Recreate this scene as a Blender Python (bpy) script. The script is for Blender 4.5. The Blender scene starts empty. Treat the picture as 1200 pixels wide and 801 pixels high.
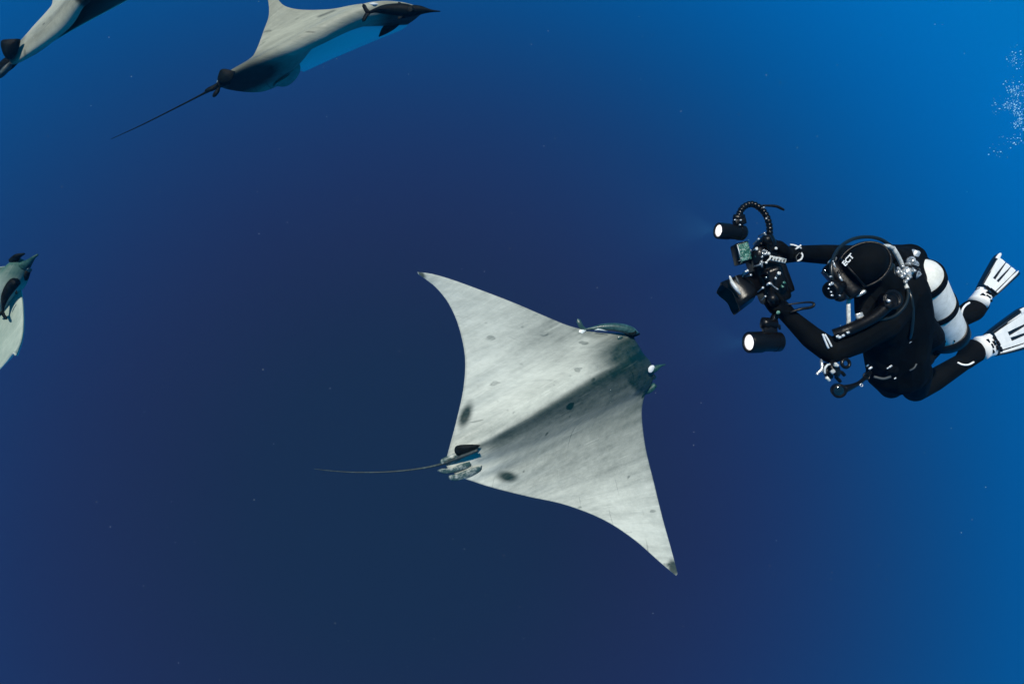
import bpy, bmesh, math, random
import numpy as np
from mathutils import Vector, Matrix

random.seed(7); rng = np.random.RandomState(7)
scn = bpy.context.scene
COL = scn.collection

# ------------------------------------------------------------------ camera
PITCH = math.radians(58.0)          # looking steeply down into deep water
FPX = 715.0                         # focal length in photo pixels (1200 wide)
W0, H0 = 1200.0, 801.0
CAM = Vector((0, 0, 0))
F = Vector((0, math.cos(PITCH), -math.sin(PITCH)))
R = Vector((1, 0, 0))
U = Vector((0, math.sin(PITCH), math.cos(PITCH)))
cd = bpy.data.cameras.new('camera'); cam = bpy.data.objects.new('camera', cd); COL.objects.link(cam)
cam.location = CAM; cam.rotation_euler = (math.radians(90) - PITCH, 0, 0)
cd.sensor_width = 36.0; cd.lens = FPX / W0 * 36.0; cd.clip_start = 0.05; cd.clip_end = 500
scn.camera = cam

def P(px, py, d):
    """point of the scene at distance d along the view axis"""
    return CAM + F * d + R * ((px - W0 / 2) / FPX * d) + U * ((H0 / 2 - py) / FPX * d)
def D3(r, u, f):
    return (R * r + U * u + F * f).normalized()
def m(px, d):
    return px * d / FPX

# ------------------------------------------------------------------ world: deep water all round, dark below, bright above
DARK = (P(480, 580, 1.0) - CAM).normalized()
w = bpy.data.worlds.new('World'); scn.world = w; w.use_nodes = True
nt = w.node_tree; nt.nodes.clear()
out = nt.nodes.new('ShaderNodeOutputWorld'); bg = nt.nodes.new('ShaderNodeBackground')
tc = nt.nodes.new('ShaderNodeTexCoord')
dot = nt.nodes.new('ShaderNodeVectorMath'); dot.operation = 'DOT_PRODUCT'; dot.inputs[1].default_value = DARK
nrm = nt.nodes.new('ShaderNodeVectorMath'); nrm.operation = 'NORMALIZE'
ac = nt.nodes.new('ShaderNodeMath'); ac.operation = 'ARCCOSINE'; ac.use_clamp = False
dv = nt.nodes.new('ShaderNodeMath'); dv.operation = 'DIVIDE'; dv.inputs[1].default_value = math.pi
ramp = nt.nodes.new('ShaderNodeValToRGB'); ramp.color_ramp.interpolation = 'B_SPLINE'
def lin(c): return tuple((v / 255 / 12.92) if v <= 10 else ((v / 255 + .055) / 1.055) ** 2.4 for v in c)
stops = [(a_, lin(c_)) for a_, c_ in ((0, (23, 44, 73)), (12, (24, 44, 74)), (18, (27, 43, 77)), (24, (30, 44, 83)), (30, (28, 48, 93)), (36, (23, 56, 106)), (42, (13, 68, 125)),
         (48, (3, 83, 149)), (54, (0, 99, 175)), (60, (0, 115, 193)), (70, (0, 117, 184)), (90, (0, 113, 168)), (180, (0, 113, 165)))]
el = ramp.color_ramp.elements
while len(el) < len(stops): el.new(0.5)
for e, (a, c) in zip(el, stops):
    e.position = a / 180.0
for e, (a, c) in zip(el, stops):
    e.position = a / 180.0; e.color = (*c, 1)
nt.links.new(tc.outputs['Generated'], nrm.inputs[0]); nt.links.new(nrm.outputs[0], dot.inputs[0])
nt.links.new(dot.outputs['Value'], ac.inputs[0]); nt.links.new(ac.outputs[0], dv.inputs[0])
nt.links.new(dv.outputs[0], ramp.inputs[0]); nt.links.new(ramp.outputs[0], bg.inputs[0]); nt.links.new(bg.outputs[0], out.inputs[0])
bg.inputs[1].default_value = 1.0

# ------------------------------------------------------------------ sun (from the surface, almost overhead)
SUN = (-F * 0.86 + U * 0.50 - R * 0.13).normalized()
sd = bpy.data.lights.new('sun', 'SUN'); sd.energy = 4.8; sd.angle = math.radians(3.0); sd.color = (1.0, .95, .84)
so = bpy.data.objects.new('sun', sd); COL.objects.link(so); so.location = (0, 0, 5)
so.rotation_euler = SUN.to_track_quat('Z', 'Y').to_euler()

vs = scn.view_settings; vs.view_transform = 'Standard'; vs.look = 'None'; vs.exposure = 0; vs.gamma = 1
scn.cycles.use_denoising = True
scn.cycles.max_bounces = 6

# ------------------------------------------------------------------ helpers
WLOC = {}
def link(o, parent=None, loc=None):
    COL.objects.link(o)
    if parent is not None: o.parent = parent
    return o
def tag(o, label=None, cat=None, group=None, kind=None):
    if label: o['label'] = label
    if cat: o['category'] = cat
    if group: o['group'] = group
    if kind: o['kind'] = kind
    return o
def thing(name, loc, label, cat, group=None):
    o = bpy.data.objects.new(name, None); o.empty_display_size = 0.1; COL.objects.link(o); o.location = loc
    WLOC[o.name] = Vector(loc)
    return tag(o, label, cat, group)
def obj(name, bm, mat, parent=None, smooth=True, origin=None, label=None):
    me = bpy.data.meshes.new(name)
    off = WLOC[parent.name] if parent is not None else (Vector(origin) if origin is not None else Vector((0, 0, 0)))
    bmesh.ops.translate(bm, verts=bm.verts, vec=-off)
    bm.normal_update()
    bm.to_mesh(me); bm.free()
    for p in me.polygons: p.use_smooth = smooth
    for mm in (mat if isinstance(mat, (list, tuple)) else [mat]): me.materials.append(mm)
    o = bpy.data.objects.new(name, me); COL.objects.link(o)
    if parent is not None: o.parent = parent
    else: o.location = off
    WLOC[o.name] = off
    if label: o['label'] = label
    return o
def autosmooth(o, deg=35):
    me = o.data
    bm = bmesh.new(); bm.from_mesh(me)
    for e in bm.edges:
        if len(e.link_faces) == 2 and e.calc_face_angle(0) > math.radians(deg): e.smooth = False
    bm.to_mesh(me); bm.free(); return o

def catmull(pts, n):
    """pts: array (k,dim) -> n samples"""
    pts = np.asarray(pts, float); k = len(pts)
    if k == 2:
        t = np.linspace(0, 1, n)[:, None]; return pts[0] * (1 - t) + pts[1] * t
    ext = np.vstack([2 * pts[0] - pts[1], pts, 2 * pts[-1] - pts[-2]])
    o = []
    for t in np.linspace(0, k - 1, n):
        i = min(int(t), k - 2); u = t - i
        a, b, c, d = ext[i], ext[i + 1], ext[i + 2], ext[i + 3]
        o.append(0.5 * ((2 * b) + (-a + c) * u + (2 * a - 5 * b + 4 * c - d) * u * u + (-a + 3 * b - 3 * c + d) * u ** 3))
    return np.array(o)

def frame(d, hint=None):
    d = Vector(d).normalized()
    h = Vector(hint) if hint is not None else (Vector((0, 0, 1)) if abs(d.z) < .9 else Vector((1, 0, 0)))
    x = (h - d * h.dot(d))
    if x.length < 1e-5: x = d.orthogonal()
    x.normalize(); return x, d.cross(x), d

def sweep(bm, pts, radii, n=10, hint=None, steps=None, caps=True, mi=0):
    """smooth tube through pts; radius numbers or (a,b) pairs, a along hint"""
    pts = [tuple(p) for p in pts]
    rr = [(r, r) if not isinstance(r, (tuple, list)) else r for r in (radii if isinstance(radii, (list, tuple)) and len(radii) == len(pts) else [radii] * len(pts))]
    if steps:
        q = catmull(np.hstack([np.array(pts), np.array(rr)]), steps)
    else:
        q = np.hstack([np.array(pts), np.array(rr)])
    pv = [Vector(a[:3]) for a in q]; rings = []; x = None
    for i, p in enumerate(pv):
        d = (pv[min(i + 1, len(pv) - 1)] - pv[max(i - 1, 0)])
        fx, fy, fd = frame(d, x if x is not None else hint)
        x = fx if hint is None else hint
        a, b = max(q[i][3], 1e-4), max(q[i][4], 1e-4)
        rings.append([bm.verts.new(p + fx * math.cos(t) * a + fy * math.sin(t) * b) for t in [2 * math.pi * k / n for k in range(n)]])
    for r0, r1 in zip(rings, rings[1:]):
        for k in range(n):
            f = bm.faces.new((r0[k], r0[(k + 1) % n], r1[(k + 1) % n], r1[k])); f.material_index = mi
    if caps:
        f = bm.faces.new(rings[0][::-1]); f.material_index = mi
        f = bm.faces.new(rings[-1]); f.material_index = mi
    return bm

def capsule(bm, p0, r0, p1, r1, n=12, hint=None):
    p0, p1 = Vector(p0), Vector(p1); d = (p1 - p0); L = d.length
    if L < 1e-5: d = Vector((0, 0, 1))
    d = d.normalized(); pts = []; rr = []
    for a in (80, 50, 22): 
        t = math.radians(a); pts.append(p0 - d * r0 * math.sin(t)); rr.append(r0 * math.cos(t))
    pts.append(p0); rr.append(r0); pts.append(p1); rr.append(r1)
    for a in (22, 50, 80):
        t = math.radians(a); pts.append(p1 + d * r1 * math.sin(t)); rr.append(r1 * math.cos(t))
    sweep(bm, pts, [(r, r) for r in rr], n, hint); return bm

def ellipsoid(bm, c, ax, nu=16, nv=10):
    """ax: three vectors"""
    M = Matrix(((ax[0][0], ax[1][0], ax[2][0], c[0]), (ax[0][1], ax[1][1], ax[2][1], c[1]), (ax[0][2], ax[1][2], ax[2][2], c[2]), (0, 0, 0, 1)))
    r = bmesh.ops.create_uvsphere(bm, u_segments=nu, v_segments=nv, radius=1.0, matrix=M)
    if M.to_3x3().determinant() < 0: bmesh.ops.reverse_faces(bm, faces=list({f for v in r['verts'] for f in v.link_faces}))
    return bm

def lathe(bm, c, d, prof, n=24, hint=None, mi=0):
    """prof: (offset along d, radius)"""
    c = Vector(c); x, y, d = frame(d, hint); rings = []
    for h, r in prof:
        rings.append([bm.verts.new(c + d * h + (x * math.cos(2 * math.pi * k / n) + y * math.sin(2 * math.pi * k / n)) * max(r, 1e-4)) for k in range(n)])
    for r0, r1 in zip(rings, rings[1:]):
        for k in range(n):
            f = bm.faces.new((r0[k], r0[(k + 1) % n], r1[(k + 1) % n], r1[k])); f.material_index = mi
    f = bm.faces.new(rings[0][::-1]); f.material_index = mi
    f = bm.faces.new(rings[-1]); f.material_index = mi
    return bm

def box(bm, c, ax, size, bev=0.004, seg=2):
    """ax: three unit vectors, size: full lengths"""
    c = Vector(c); A = [Vector(a) for a in ax]
    M = Matrix(((A[0][0] * size[0], A[1][0] * size[1], A[2][0] * size[2], c[0]), (A[0][1] * size[0], A[1][1] * size[1], A[2][1] * size[2], c[1]),
                (A[0][2] * size[0], A[1][2] * size[1], A[2][2] * size[2], c[2]), (0, 0, 0, 1)))
    t = bmesh.new(); r = bmesh.ops.create_cube(t, size=1.0, matrix=M)
    if M.to_3x3().determinant() < 0: bmesh.ops.reverse_faces(t, faces=t.faces[:])
    if bev: bmesh.ops.bevel(t, geom=t.edges[:], offset=bev, segments=seg, profile=.6, affect='EDGES')
    merge(bm, t); return bm
def merge(bm, t):
    me = bpy.data.meshes.new('tmp'); t.to_mesh(me); t.free(); bm.from_mesh(me); bpy.data.meshes.remove(me)
def torus(bm, c, d, rad, r, n=28, k=8, hint=None, sx=1.0, sy=1.0):
    c = Vector(c); x, y, d = frame(d, hint); rings = []
    for i in range(n):
        t = 2 * math.pi * i / n; e = (x * math.cos(t) * sx + y * math.sin(t) * sy); ctr = c + e * rad; e = e.normalized()
        rings.append([bm.verts.new(ctr + (e * math.cos(2 * math.pi * j / k) + d * math.sin(2 * math.pi * j / k)) * r) for j in range(k)])
    for i in range(n):
        a, b = rings[i], rings[(i + 1) % n]
        for j in range(k): bm.faces.new((a[j], b[j], b[(j + 1) % k], a[(j + 1) % k]))
    return bm
def B(): return bmesh.new()

# ------------------------------------------------------------------ materials
def mat(name, col, rough=.5, metal=0.0, spec=.5, noise=None, bump=0, bscale=60, emit=None, estr=0, coat=0):
    ma = bpy.data.materials.new(name); ma.use_nodes = True; n = ma.node_tree; b = n.nodes['Principled BSDF']
    b.inputs['Base Color'].default_value = (*col, 1); b.inputs['Roughness'].default_value = rough; b.inputs['Metallic'].default_value = metal
    b.inputs['Specular IOR Level'].default_value = spec
    if coat: b.inputs['Coat Weight'].default_value = coat
    if emit: b.inputs['Emission Color'].default_value = (*emit, 1); b.inputs['Emission Strength'].default_value = estr
    t = n.nodes.new('ShaderNodeTexCoord')
    if noise:
        sc, c2, lo, hi = noise
        nz = n.nodes.new('ShaderNodeTexNoise'); nz.inputs['Scale'].default_value = sc; nz.inputs['Detail'].default_value = 6; nz.inputs['Roughness'].default_value = .65
        mr = n.nodes.new('ShaderNodeMapRange'); mr.inputs[1].default_value = lo; mr.inputs[2].default_value = hi
        mx = n.nodes.new('ShaderNodeMix'); mx.data_type = 'RGBA'; mx.inputs[6].default_value = (*col, 1); mx.inputs[7].default_value = (*c2, 1)
        n.links.new(t.outputs['Object'], nz.inputs['Vector']); n.links.new(nz.outputs[0], mr.inputs[0]); n.links.new(mr.outputs[0], mx.inputs[0]); n.links.new(mx.outputs[2], b.inputs['Base Color'])
    if bump:
        nb = n.nodes.new('ShaderNodeTexNoise'); nb.inputs['Scale'].default_value = bscale; nb.inputs['Detail'].default_value = 5
        bp = n.nodes.new('ShaderNodeBump'); bp.inputs['Strength'].default_value = bump; bp.inputs['Distance'].default_value = .01
        n.links.new(t.outputs['Object'], nb.inputs['Vector']); n.links.new(nb.outputs[0], bp.inputs['Height']); n.links.new(bp.outputs[0], b.inputs['Normal'])
    return ma
M = {}
M['neoprene'] = mat('black_neoprene', (.0014, .0024, .0034), .8, spec=.05, noise=(9, (.005, .006, .0065), .4, .8), bump=.6, bscale=22)
M['vest'] = mat('black_nylon', (.0016, .0024, .0034), .75, spec=.06, noise=(30, (.007, .008, .009), .4, .8), bump=.8, bscale=40)
M['rubber'] = mat('black_rubber', (.003, .003, .0035), .38, spec=.22, bump=.15, bscale=120)
M['blackmetal'] = mat('black_anodised', (.003, .003, .0035), .3, spec=.25, bump=.1, bscale=150)
M['hose'] = mat('hose_rubber', (.006, .009, .010), .33, spec=.5)
M['silver'] = mat('polished_steel', (.55, .57, .58), .25, metal=.5, noise=(90, (.15, .17, .18), .45, .6))
M['alu'] = mat('bare_aluminium', (.72, .74, .74), .35, metal=.6, noise=(60, (.45, .47, .48), .4, .7))
M['white'] = mat('white_plastic', (.55, .57, .56), .4, noise=(60, (.22, .25, .25), .45, .65))
M['print'] = mat('white_print', (.55, .58, .6), .6)
M['greyprint'] = mat('grey_print', (.045, .055, .06), .6)
M['glass'] = mat('dark_glass', (.004, .006, .008), .06, spec=.8, coat=.6)
M['green'] = mat('green_plastic', (.02, .10, .075), .3, noise=(70, (.16, .32, .26), .5, .6), bump=.8, bscale=90)
M['skin'] = mat('skin', (.35, .2, .14), .5)
M['lit'] = mat('lit_lens', (.9, .9, .9), .3, emit=(1.0, .90, .80), estr=.95)
M['bubble'] = mat('bubble', (.30, .62, .78), .15, spec=.6)
M['finwhite'] = mat('fin_white', (.80, .81, .80), .42, noise=(14, (.66, .69, .69), .45, .7))

def tank_mat():
    ma = mat('painted_tank', (.74, .75, .70), .38)
    n = ma.node_tree; b = n.nodes['Principled BSDF']; t = n.nodes.new('ShaderNodeTexCoord')
    nz = n.nodes.new('ShaderNodeTexNoise'); nz.inputs['Scale'].default_value = 18; nz.inputs['Detail'].default_value = 8; nz.inputs['Roughness'].default_value = .7
    cr = n.nodes.new('ShaderNodeValToRGB'); cr.color_ramp.elements[0].position = .38; cr.color_ramp.elements[0].color = (.60, .61, .56, 1)
    cr.color_ramp.elements[1].position = .6; cr.color_ramp.elements[1].color = (.78, .79, .75, 1)
    n.links.new(t.outputs['Object'], nz.inputs[0]); n.links.new(nz.outputs[0], cr.inputs[0]); n.links.new(cr.outputs[0], b.inputs['Base Color'])
    return ma
M['tank'] = tank_mat()

def skin_mat(name, light, dark, seed=0.0, belly=(.62, .66, .63)):
    """ray hide: dark mask attribute (pigment and painted shade) + mottling, streaks and scratches; pale belly"""
    ma = bpy.data.materials.new(name); ma.use_nodes = True; n = ma.node_tree; b = n.nodes['Principled BSDF']; L = n.links.new
    uv = n.nodes.new('ShaderNodeUVMap'); uv.uv_map = 'hide'
    at = n.nodes.new('ShaderNodeAttribute'); at.attribute_name = 'dark'
    be = n.nodes.new('ShaderNodeAttribute'); be.attribute_name = 'belly'
    off = n.nodes.new('ShaderNodeMapping'); off.inputs['Location'].default_value = (seed, seed * .37, 0); L(uv.outputs[0], off.inputs[0])
    def nz(scale, sx, sy, det=6, rough=.6, rot=0):
        mp = n.nodes.new('ShaderNodeMapping'); mp.inputs['Scale'].default_value = (sx, sy, 1); mp.inputs['Rotation'].default_value = (0, 0, rot); L(off.outputs[0], mp.inputs[0])
        z = n.nodes.new('ShaderNodeTexNoise'); z.inputs['Scale'].default_value = scale; z.inputs['Detail'].default_value = det; z.inputs['Roughness'].default_value = rough
        L(mp.outputs[0], z.inputs['Vector']); return z.outputs[0]
    def rng_(src, lo, hi, a=0., c=1.):
        r = n.nodes.new('ShaderNodeMapRange'); r.inputs[1].default_value = lo; r.inputs[2].default_value = hi; r.inputs[3].default_value = a; r.inputs[4].default_value = c; L(src, r.inputs[0]); return r.outputs[0]
    def op(o, a, c, clamp=False):
        x = n.nodes.new('ShaderNodeMath'); x.operation = o; x.use_clamp = clamp
        for i, s in enumerate((a, c)):
            if isinstance(s, (int, float)): x.inputs[i].default_value = s
            else: L(s, x.inputs[i])
        return x.outputs[0]
    big = rng_(nz(1.7, 1, .6), .32, .68, -.14, .20)
    streak = rng_(nz(5, 2.6, .35, 8, .7), .40, .68, -.06, .16)
    fine = rng_(nz(26, 1, .7, 8, .75), .32, .68, -.08, .11)
    scr = rng_(nz(9, 5.5, .28, 3, .5, .25), .65, .69, 0, -.14)
    scr2 = rng_(nz(7, .3, 5.0, 3, .5, -.5), .68, .72, 0, .22)
    spots = rng_(nz(11, 1, .7, 2, .4), .69, .73, 0, .32)
    inv = rng_(at.outputs['Fac'], .35, 1.0, 1.0, .25)
    mask = op('ADD', at.outputs['Fac'], op('MULTIPLY', inv, op('ADD', big, op('ADD', streak, op('ADD', fine, op('ADD', scr, op('ADD', scr2, spots)))))), True)
    mx = n.nodes.new('ShaderNodeMix'); mx.data_type = 'RGBA'; mx.inputs[6].default_value = (*light, 1); mx.inputs[7].default_value = (*dark, 1); L(mask, mx.inputs[0])
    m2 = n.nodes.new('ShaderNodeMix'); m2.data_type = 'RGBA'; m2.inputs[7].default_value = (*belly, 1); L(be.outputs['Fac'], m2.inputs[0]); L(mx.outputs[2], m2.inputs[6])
    L(m2.outputs[2], b.inputs['Base Color'])
    L(rng_(nz(14, 1, 1), .3, .7, .42, .62), b.inputs['Roughness']); b.inputs['Specular IOR Level'].default_value = .2
    bp = n.nodes.new('ShaderNodeBump'); bp.inputs['Strength'].default_value = .25; bp.inputs['Distance'].default_value = .012
    L(op('ADD', nz(30, 1, .6, 6, .7), op('MULTIPLY', nz(5, 2.6, .35, 8, .7), 1.6)), bp.inputs['Height']); L(bp.outputs[0], b.inputs['Normal'])
    return ma
M['hide'] = skin_mat('ray_hide', (.50, .53, .48), (.001, .018, .018))
M['hide2'] = skin_mat('ray_hide_warm', (.33, .345, .28), (.003, .008, .007), 3.1, (.46, .76, .80))  # cyan belly tint paints in the blue water light on the far wing
M['hide3'] = skin_mat('ray_hide_pale', (.33, .39, .33), (.003, .06, .052), 7.7)
M['hidedark'] = mat('ray_hide_dark', (.0015, .0025, .003), .6, spec=.08, noise=(30, (.005, .010, .010), .45, .75), bump=.3, bscale=60)
M['teal'] = mat('ray_hide_teal', (.006, .035, .032), .45, spec=.4, noise=(40, (.03, .10, .09), .45, .7), bump=.2, bscale=60)
M['palefin'] = mat('ray_fin_pale', (.03, .065, .062), .45, noise=(26, (.36, .39, .36), .46, .66), bump=.3, bscale=40)
M['lobe'] = mat('ray_lobe', (.09, .18, .155), .5, noise=(14, (.16, .26, .22), .4, .7), bump=.2, bscale=40)
M['tail'] = mat('ray_tail', (.012, .02, .02), .5, noise=(40, (.05, .08, .08), .5, .75))
M['fishdark'] = mat('remora_hide', (.015, .045, .045), .35, spec=.5, noise=(35, (.05, .12, .115), .45, .7), bump=.2, bscale=120)
M['fishpale'] = mat('remora_pale', (.6, .66, .66), .4)

# ------------------------------------------------------------------ rays
def loft_ray(name, parent, stations, mat_, thick, dark_fn, belly_fn=None, ns=150, nc=100, bend=None):
    """stations: list of lists of (px,py,depth) front to back. thick(s,c)->(top,bottom) metres. dark_fn(px,py,s,c)"""
    K = np.array(stations, float)                          # (k, j, 3)
    row = np.array([catmull(st, nc) for st in K])          # (k, nc, 3)
    g = np.stack([catmull(row[:, j, :], ns) for j in range(nc)], 1)   # (ns,nc,3)
    px, py, dd = g[..., 0], g[..., 1], g[..., 2]
    Rn, Un, Fn = np.array(R), np.array(U), np.array(F)
    X = Fn * dd[..., None] + Rn * ((px - W0 / 2) / FPX * dd)[..., None] + Un * ((H0 / 2 - py) / FPX * dd)[..., None]
    du = np.gradient(X, axis=0); dc = np.gradient(X, axis=1); N = np.cross(du, dc); N /= (np.linalg.norm(N, axis=2, keepdims=True) + 1e-9)
    mid = N[int(ns * .2):int(ns * .5)].reshape(-1, 3).mean(0)
    if mid @ (-Fn) < 0: N = -N
    # smooth the normals so that folds do not spike
    for _ in range(4):
        N[1:-1] = (N[:-2] + 2 * N[1:-1] + N[2:]) / 4; N[:, 1:-1] = (N[:, :-2] + 2 * N[:, 1:-1] + N[:, 2:]) / 4
    N /= (np.linalg.norm(N, axis=2, keepdims=True) + 1e-9)
    S, Cc = np.meshgrid(np.linspace(-1, 1, ns), np.linspace(0, 1, nc), indexing='ij')
    tt, tb = thick(S, Cc)
    top = X + N * tt[..., None]; bot = X - N * tb[..., None]
    dk = dark_fn(px, py, S, Cc)
    V = np.vstack([top.reshape(-1, 3), bot.reshape(-1, 3)])
    idx = np.arange(ns * nc).reshape(ns, nc); o = ns * nc
    q = np.stack([idx[:-1, :-1], idx[1:, :-1], idx[1:, 1:], idx[:-1, 1:]], -1).reshape(-1, 4)
    fn = np.cross(V[q[0, 1]] - V[q[0, 0]], V[q[0, 2]] - V[q[0, 0]])
    flip = np.sum(np.cross(V[q[:, 1]] - V[q[:, 0]], V[q[:, 2]] - V[q[:, 0]]) * N[:-1, :-1].reshape(-1, 3)) < 0
    if flip: q = q[:, ::-1]
    faces = q.tolist() + (q[:, ::-1] + o).tolist()
    ring = list(idx[:, 0]) + list(idx[-1, 1:]) + list(idx[-2::-1, -1]) + list(idx[0, -2:0:-1])
    for a, b_ in zip(ring, ring[1:] + ring[:1]):
        faces.append([a, b_, b_ + o, a + o] if flip is False else [b_, a, a + o, b_ + o])
    off = np.array(WLOC[parent.name])
    me = bpy.data.meshes.new(name); me.from_pydata((V - off).tolist(), [], faces); me.update()
    bm = bmesh.new(); bm.from_mesh(me); bmesh.ops.recalc_face_normals(bm, faces=bm.faces[:]); bm.to_mesh(me); bm.free()
    me.polygons.foreach_set('use_smooth', [True] * len(me.polygons))
    A = me.attributes.new('dark', 'FLOAT', 'POINT'); A.data.foreach_set('value', np.concatenate([dk.ravel(), dk.ravel() * .3]).astype(np.float32))
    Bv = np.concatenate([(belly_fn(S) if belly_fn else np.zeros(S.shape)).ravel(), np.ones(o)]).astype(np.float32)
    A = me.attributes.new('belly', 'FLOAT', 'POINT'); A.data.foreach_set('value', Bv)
    # hide coordinates in metres: x across, y along
    sx = np.cumsum(np.linalg.norm(np.diff(X, axis=0, prepend=X[:1]), axis=2), axis=0)[:, nc // 2]
    ux = np.repeat(sx[:, None], nc, 1); uy = np.cumsum(np.linalg.norm(np.diff(X, axis=1, prepend=X[:, :1]), axis=2), axis=1)
    uvv = np.stack([np.concatenate([ux.ravel(), ux.ravel() + 9]), np.concatenate([uy.ravel(), uy.ravel() + 5])], 1)
    uvl = me.uv_layers.new(name='hide'); li = np.zeros(len(me.loops), np.int32); me.loops.foreach_get('vertex_index', li)
    uvl.data.foreach_set('uv', uvv[li].astype(np.float32).ravel())
    me.materials.append(mat_)
    ob = bpy.data.objects.new(name, me); COL.objects.link(ob); ob.parent = parent; WLOC[ob.name] = WLOC[parent.name]
    return ob
def blot(px, py, x, y, rx, ry, ang=0, soft=.5):
    """soft dark blotch, for pigment and painted shade"""
    a = math.radians(ang); dx, dy = px - x, py - y
    u = (dx * math.cos(a) + dy * math.sin(a)) / rx; v = (-dx * math.sin(a) + dy * math.cos(a)) / ry
    r = np.sqrt(u * u + v * v); return np.clip((1 + soft - r) / (2 * soft), 0, 1) ** 1.3
def seg(px, py, pts, wid):
    """soft dark line, for pigment and painted shade"""
    best = np.full(px.shape, 1e9)
    for (x0, y0), (x1, y1) in zip(pts, pts[1:]):
        l2 = (x1 - x0) ** 2 + (y1 - y0) ** 2; t = np.clip(((px - x0) * (x1 - x0) + (py - y0) * (y1 - y0)) / l2, 0, 1)
        best = np.minimum(best, np.hypot(px - x0 - t * (x1 - x0), py - y0 - t * (y1 - y0)))
    return np.exp(-(best / wid) ** 2)

# ---- the large ray in open water
D0 = 4.55
def dmain(px, py, s=0.0):
    x, y = (px - 600) / FPX, (400 - py) / FPX
    return D0 / (1 - .28 * x - .18 * y) - .30 * max(abs(s) - .15, 0) ** 2
LE_TE = [(-1.0, (489.5, 318.5), (490.5, 321.5)), (-.93, (507, 321), (500, 328)), (-.85, (528, 327), (512, 338)), (-.75, (556, 337), (526, 356)),
         (-.6, (598, 353), (538, 384)), (-.45, (638, 370), (545, 420)), (-.33, (668, 382), (543, 455)), (-.22, (700, 389), (536, 488)),
         (-.13, (737, 391), (529, 515)), (-.07, (745, 400), (525, 530)), (0, (753, 414), (522, 543)), (.06, (763, 426), (529, 552)),
         (.12, (765, 445), (540, 559)), (.18, (756, 462), (552, 563)), (.27, (752, 484), (577, 571)), (.4, (756, 522), (617, 581)),
         (.55, (766, 564), (662, 591)), (.7, (776, 605), (706, 608)), (.82, (784, 634), (742, 631)), (.92, (790, 656), (772, 657)), (1.0, (794, 671.5), (792.3, 674.2))]
st = []
for s, a, b in LE_TE:
    st.append([(a[0] + (b[0] - a[0]) * t, a[1] + (b[1] - a[1]) * t, dmain(a[0] + (b[0] - a[0]) * t, a[1] + (b[1] - a[1]) * t, s)) for t in (0, .2, .4, .6, .8, 1)])
NS = len(LE_TE)
S_OF = np.array([e[0] for e in LE_TE])
def real_s(S):                      # station parameter back to span fraction
    return np.interp((S + 1) / 2 * (NS - 1), np.arange(NS), S_OF)
def thick_main(S, C):
    s = real_s(S)
    prof = np.clip(C, 0, 1) ** .55 * (1 - C) ** .9 * 2.0
    body = .15 * np.exp(-(s / .13) ** 2) * np.clip(1.15 - C * .9, .1, 1) * np.clip(C * 9, 0, 1) ** .6
    ridge = .022 * np.exp(-((s + .01) / .04) ** 2) * np.exp(-((C - .55) / .38) ** 2)
    wing = (.032 * (1 - np.abs(s) ** 1.5) + .006) * prof
    rip = .006 * np.sin(s * 60 + C * 5) * np.exp(-((C - .85) / .2) ** 2) * np.exp(-(s / .35) ** 2)
    edge = .004 * (1 - .6 * np.abs(s))
    return body * np.clip((1 - C) * 6, 0, 1) + ridge + wing + edge + rip, .7 * body * prof + wing * .7 + edge
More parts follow.
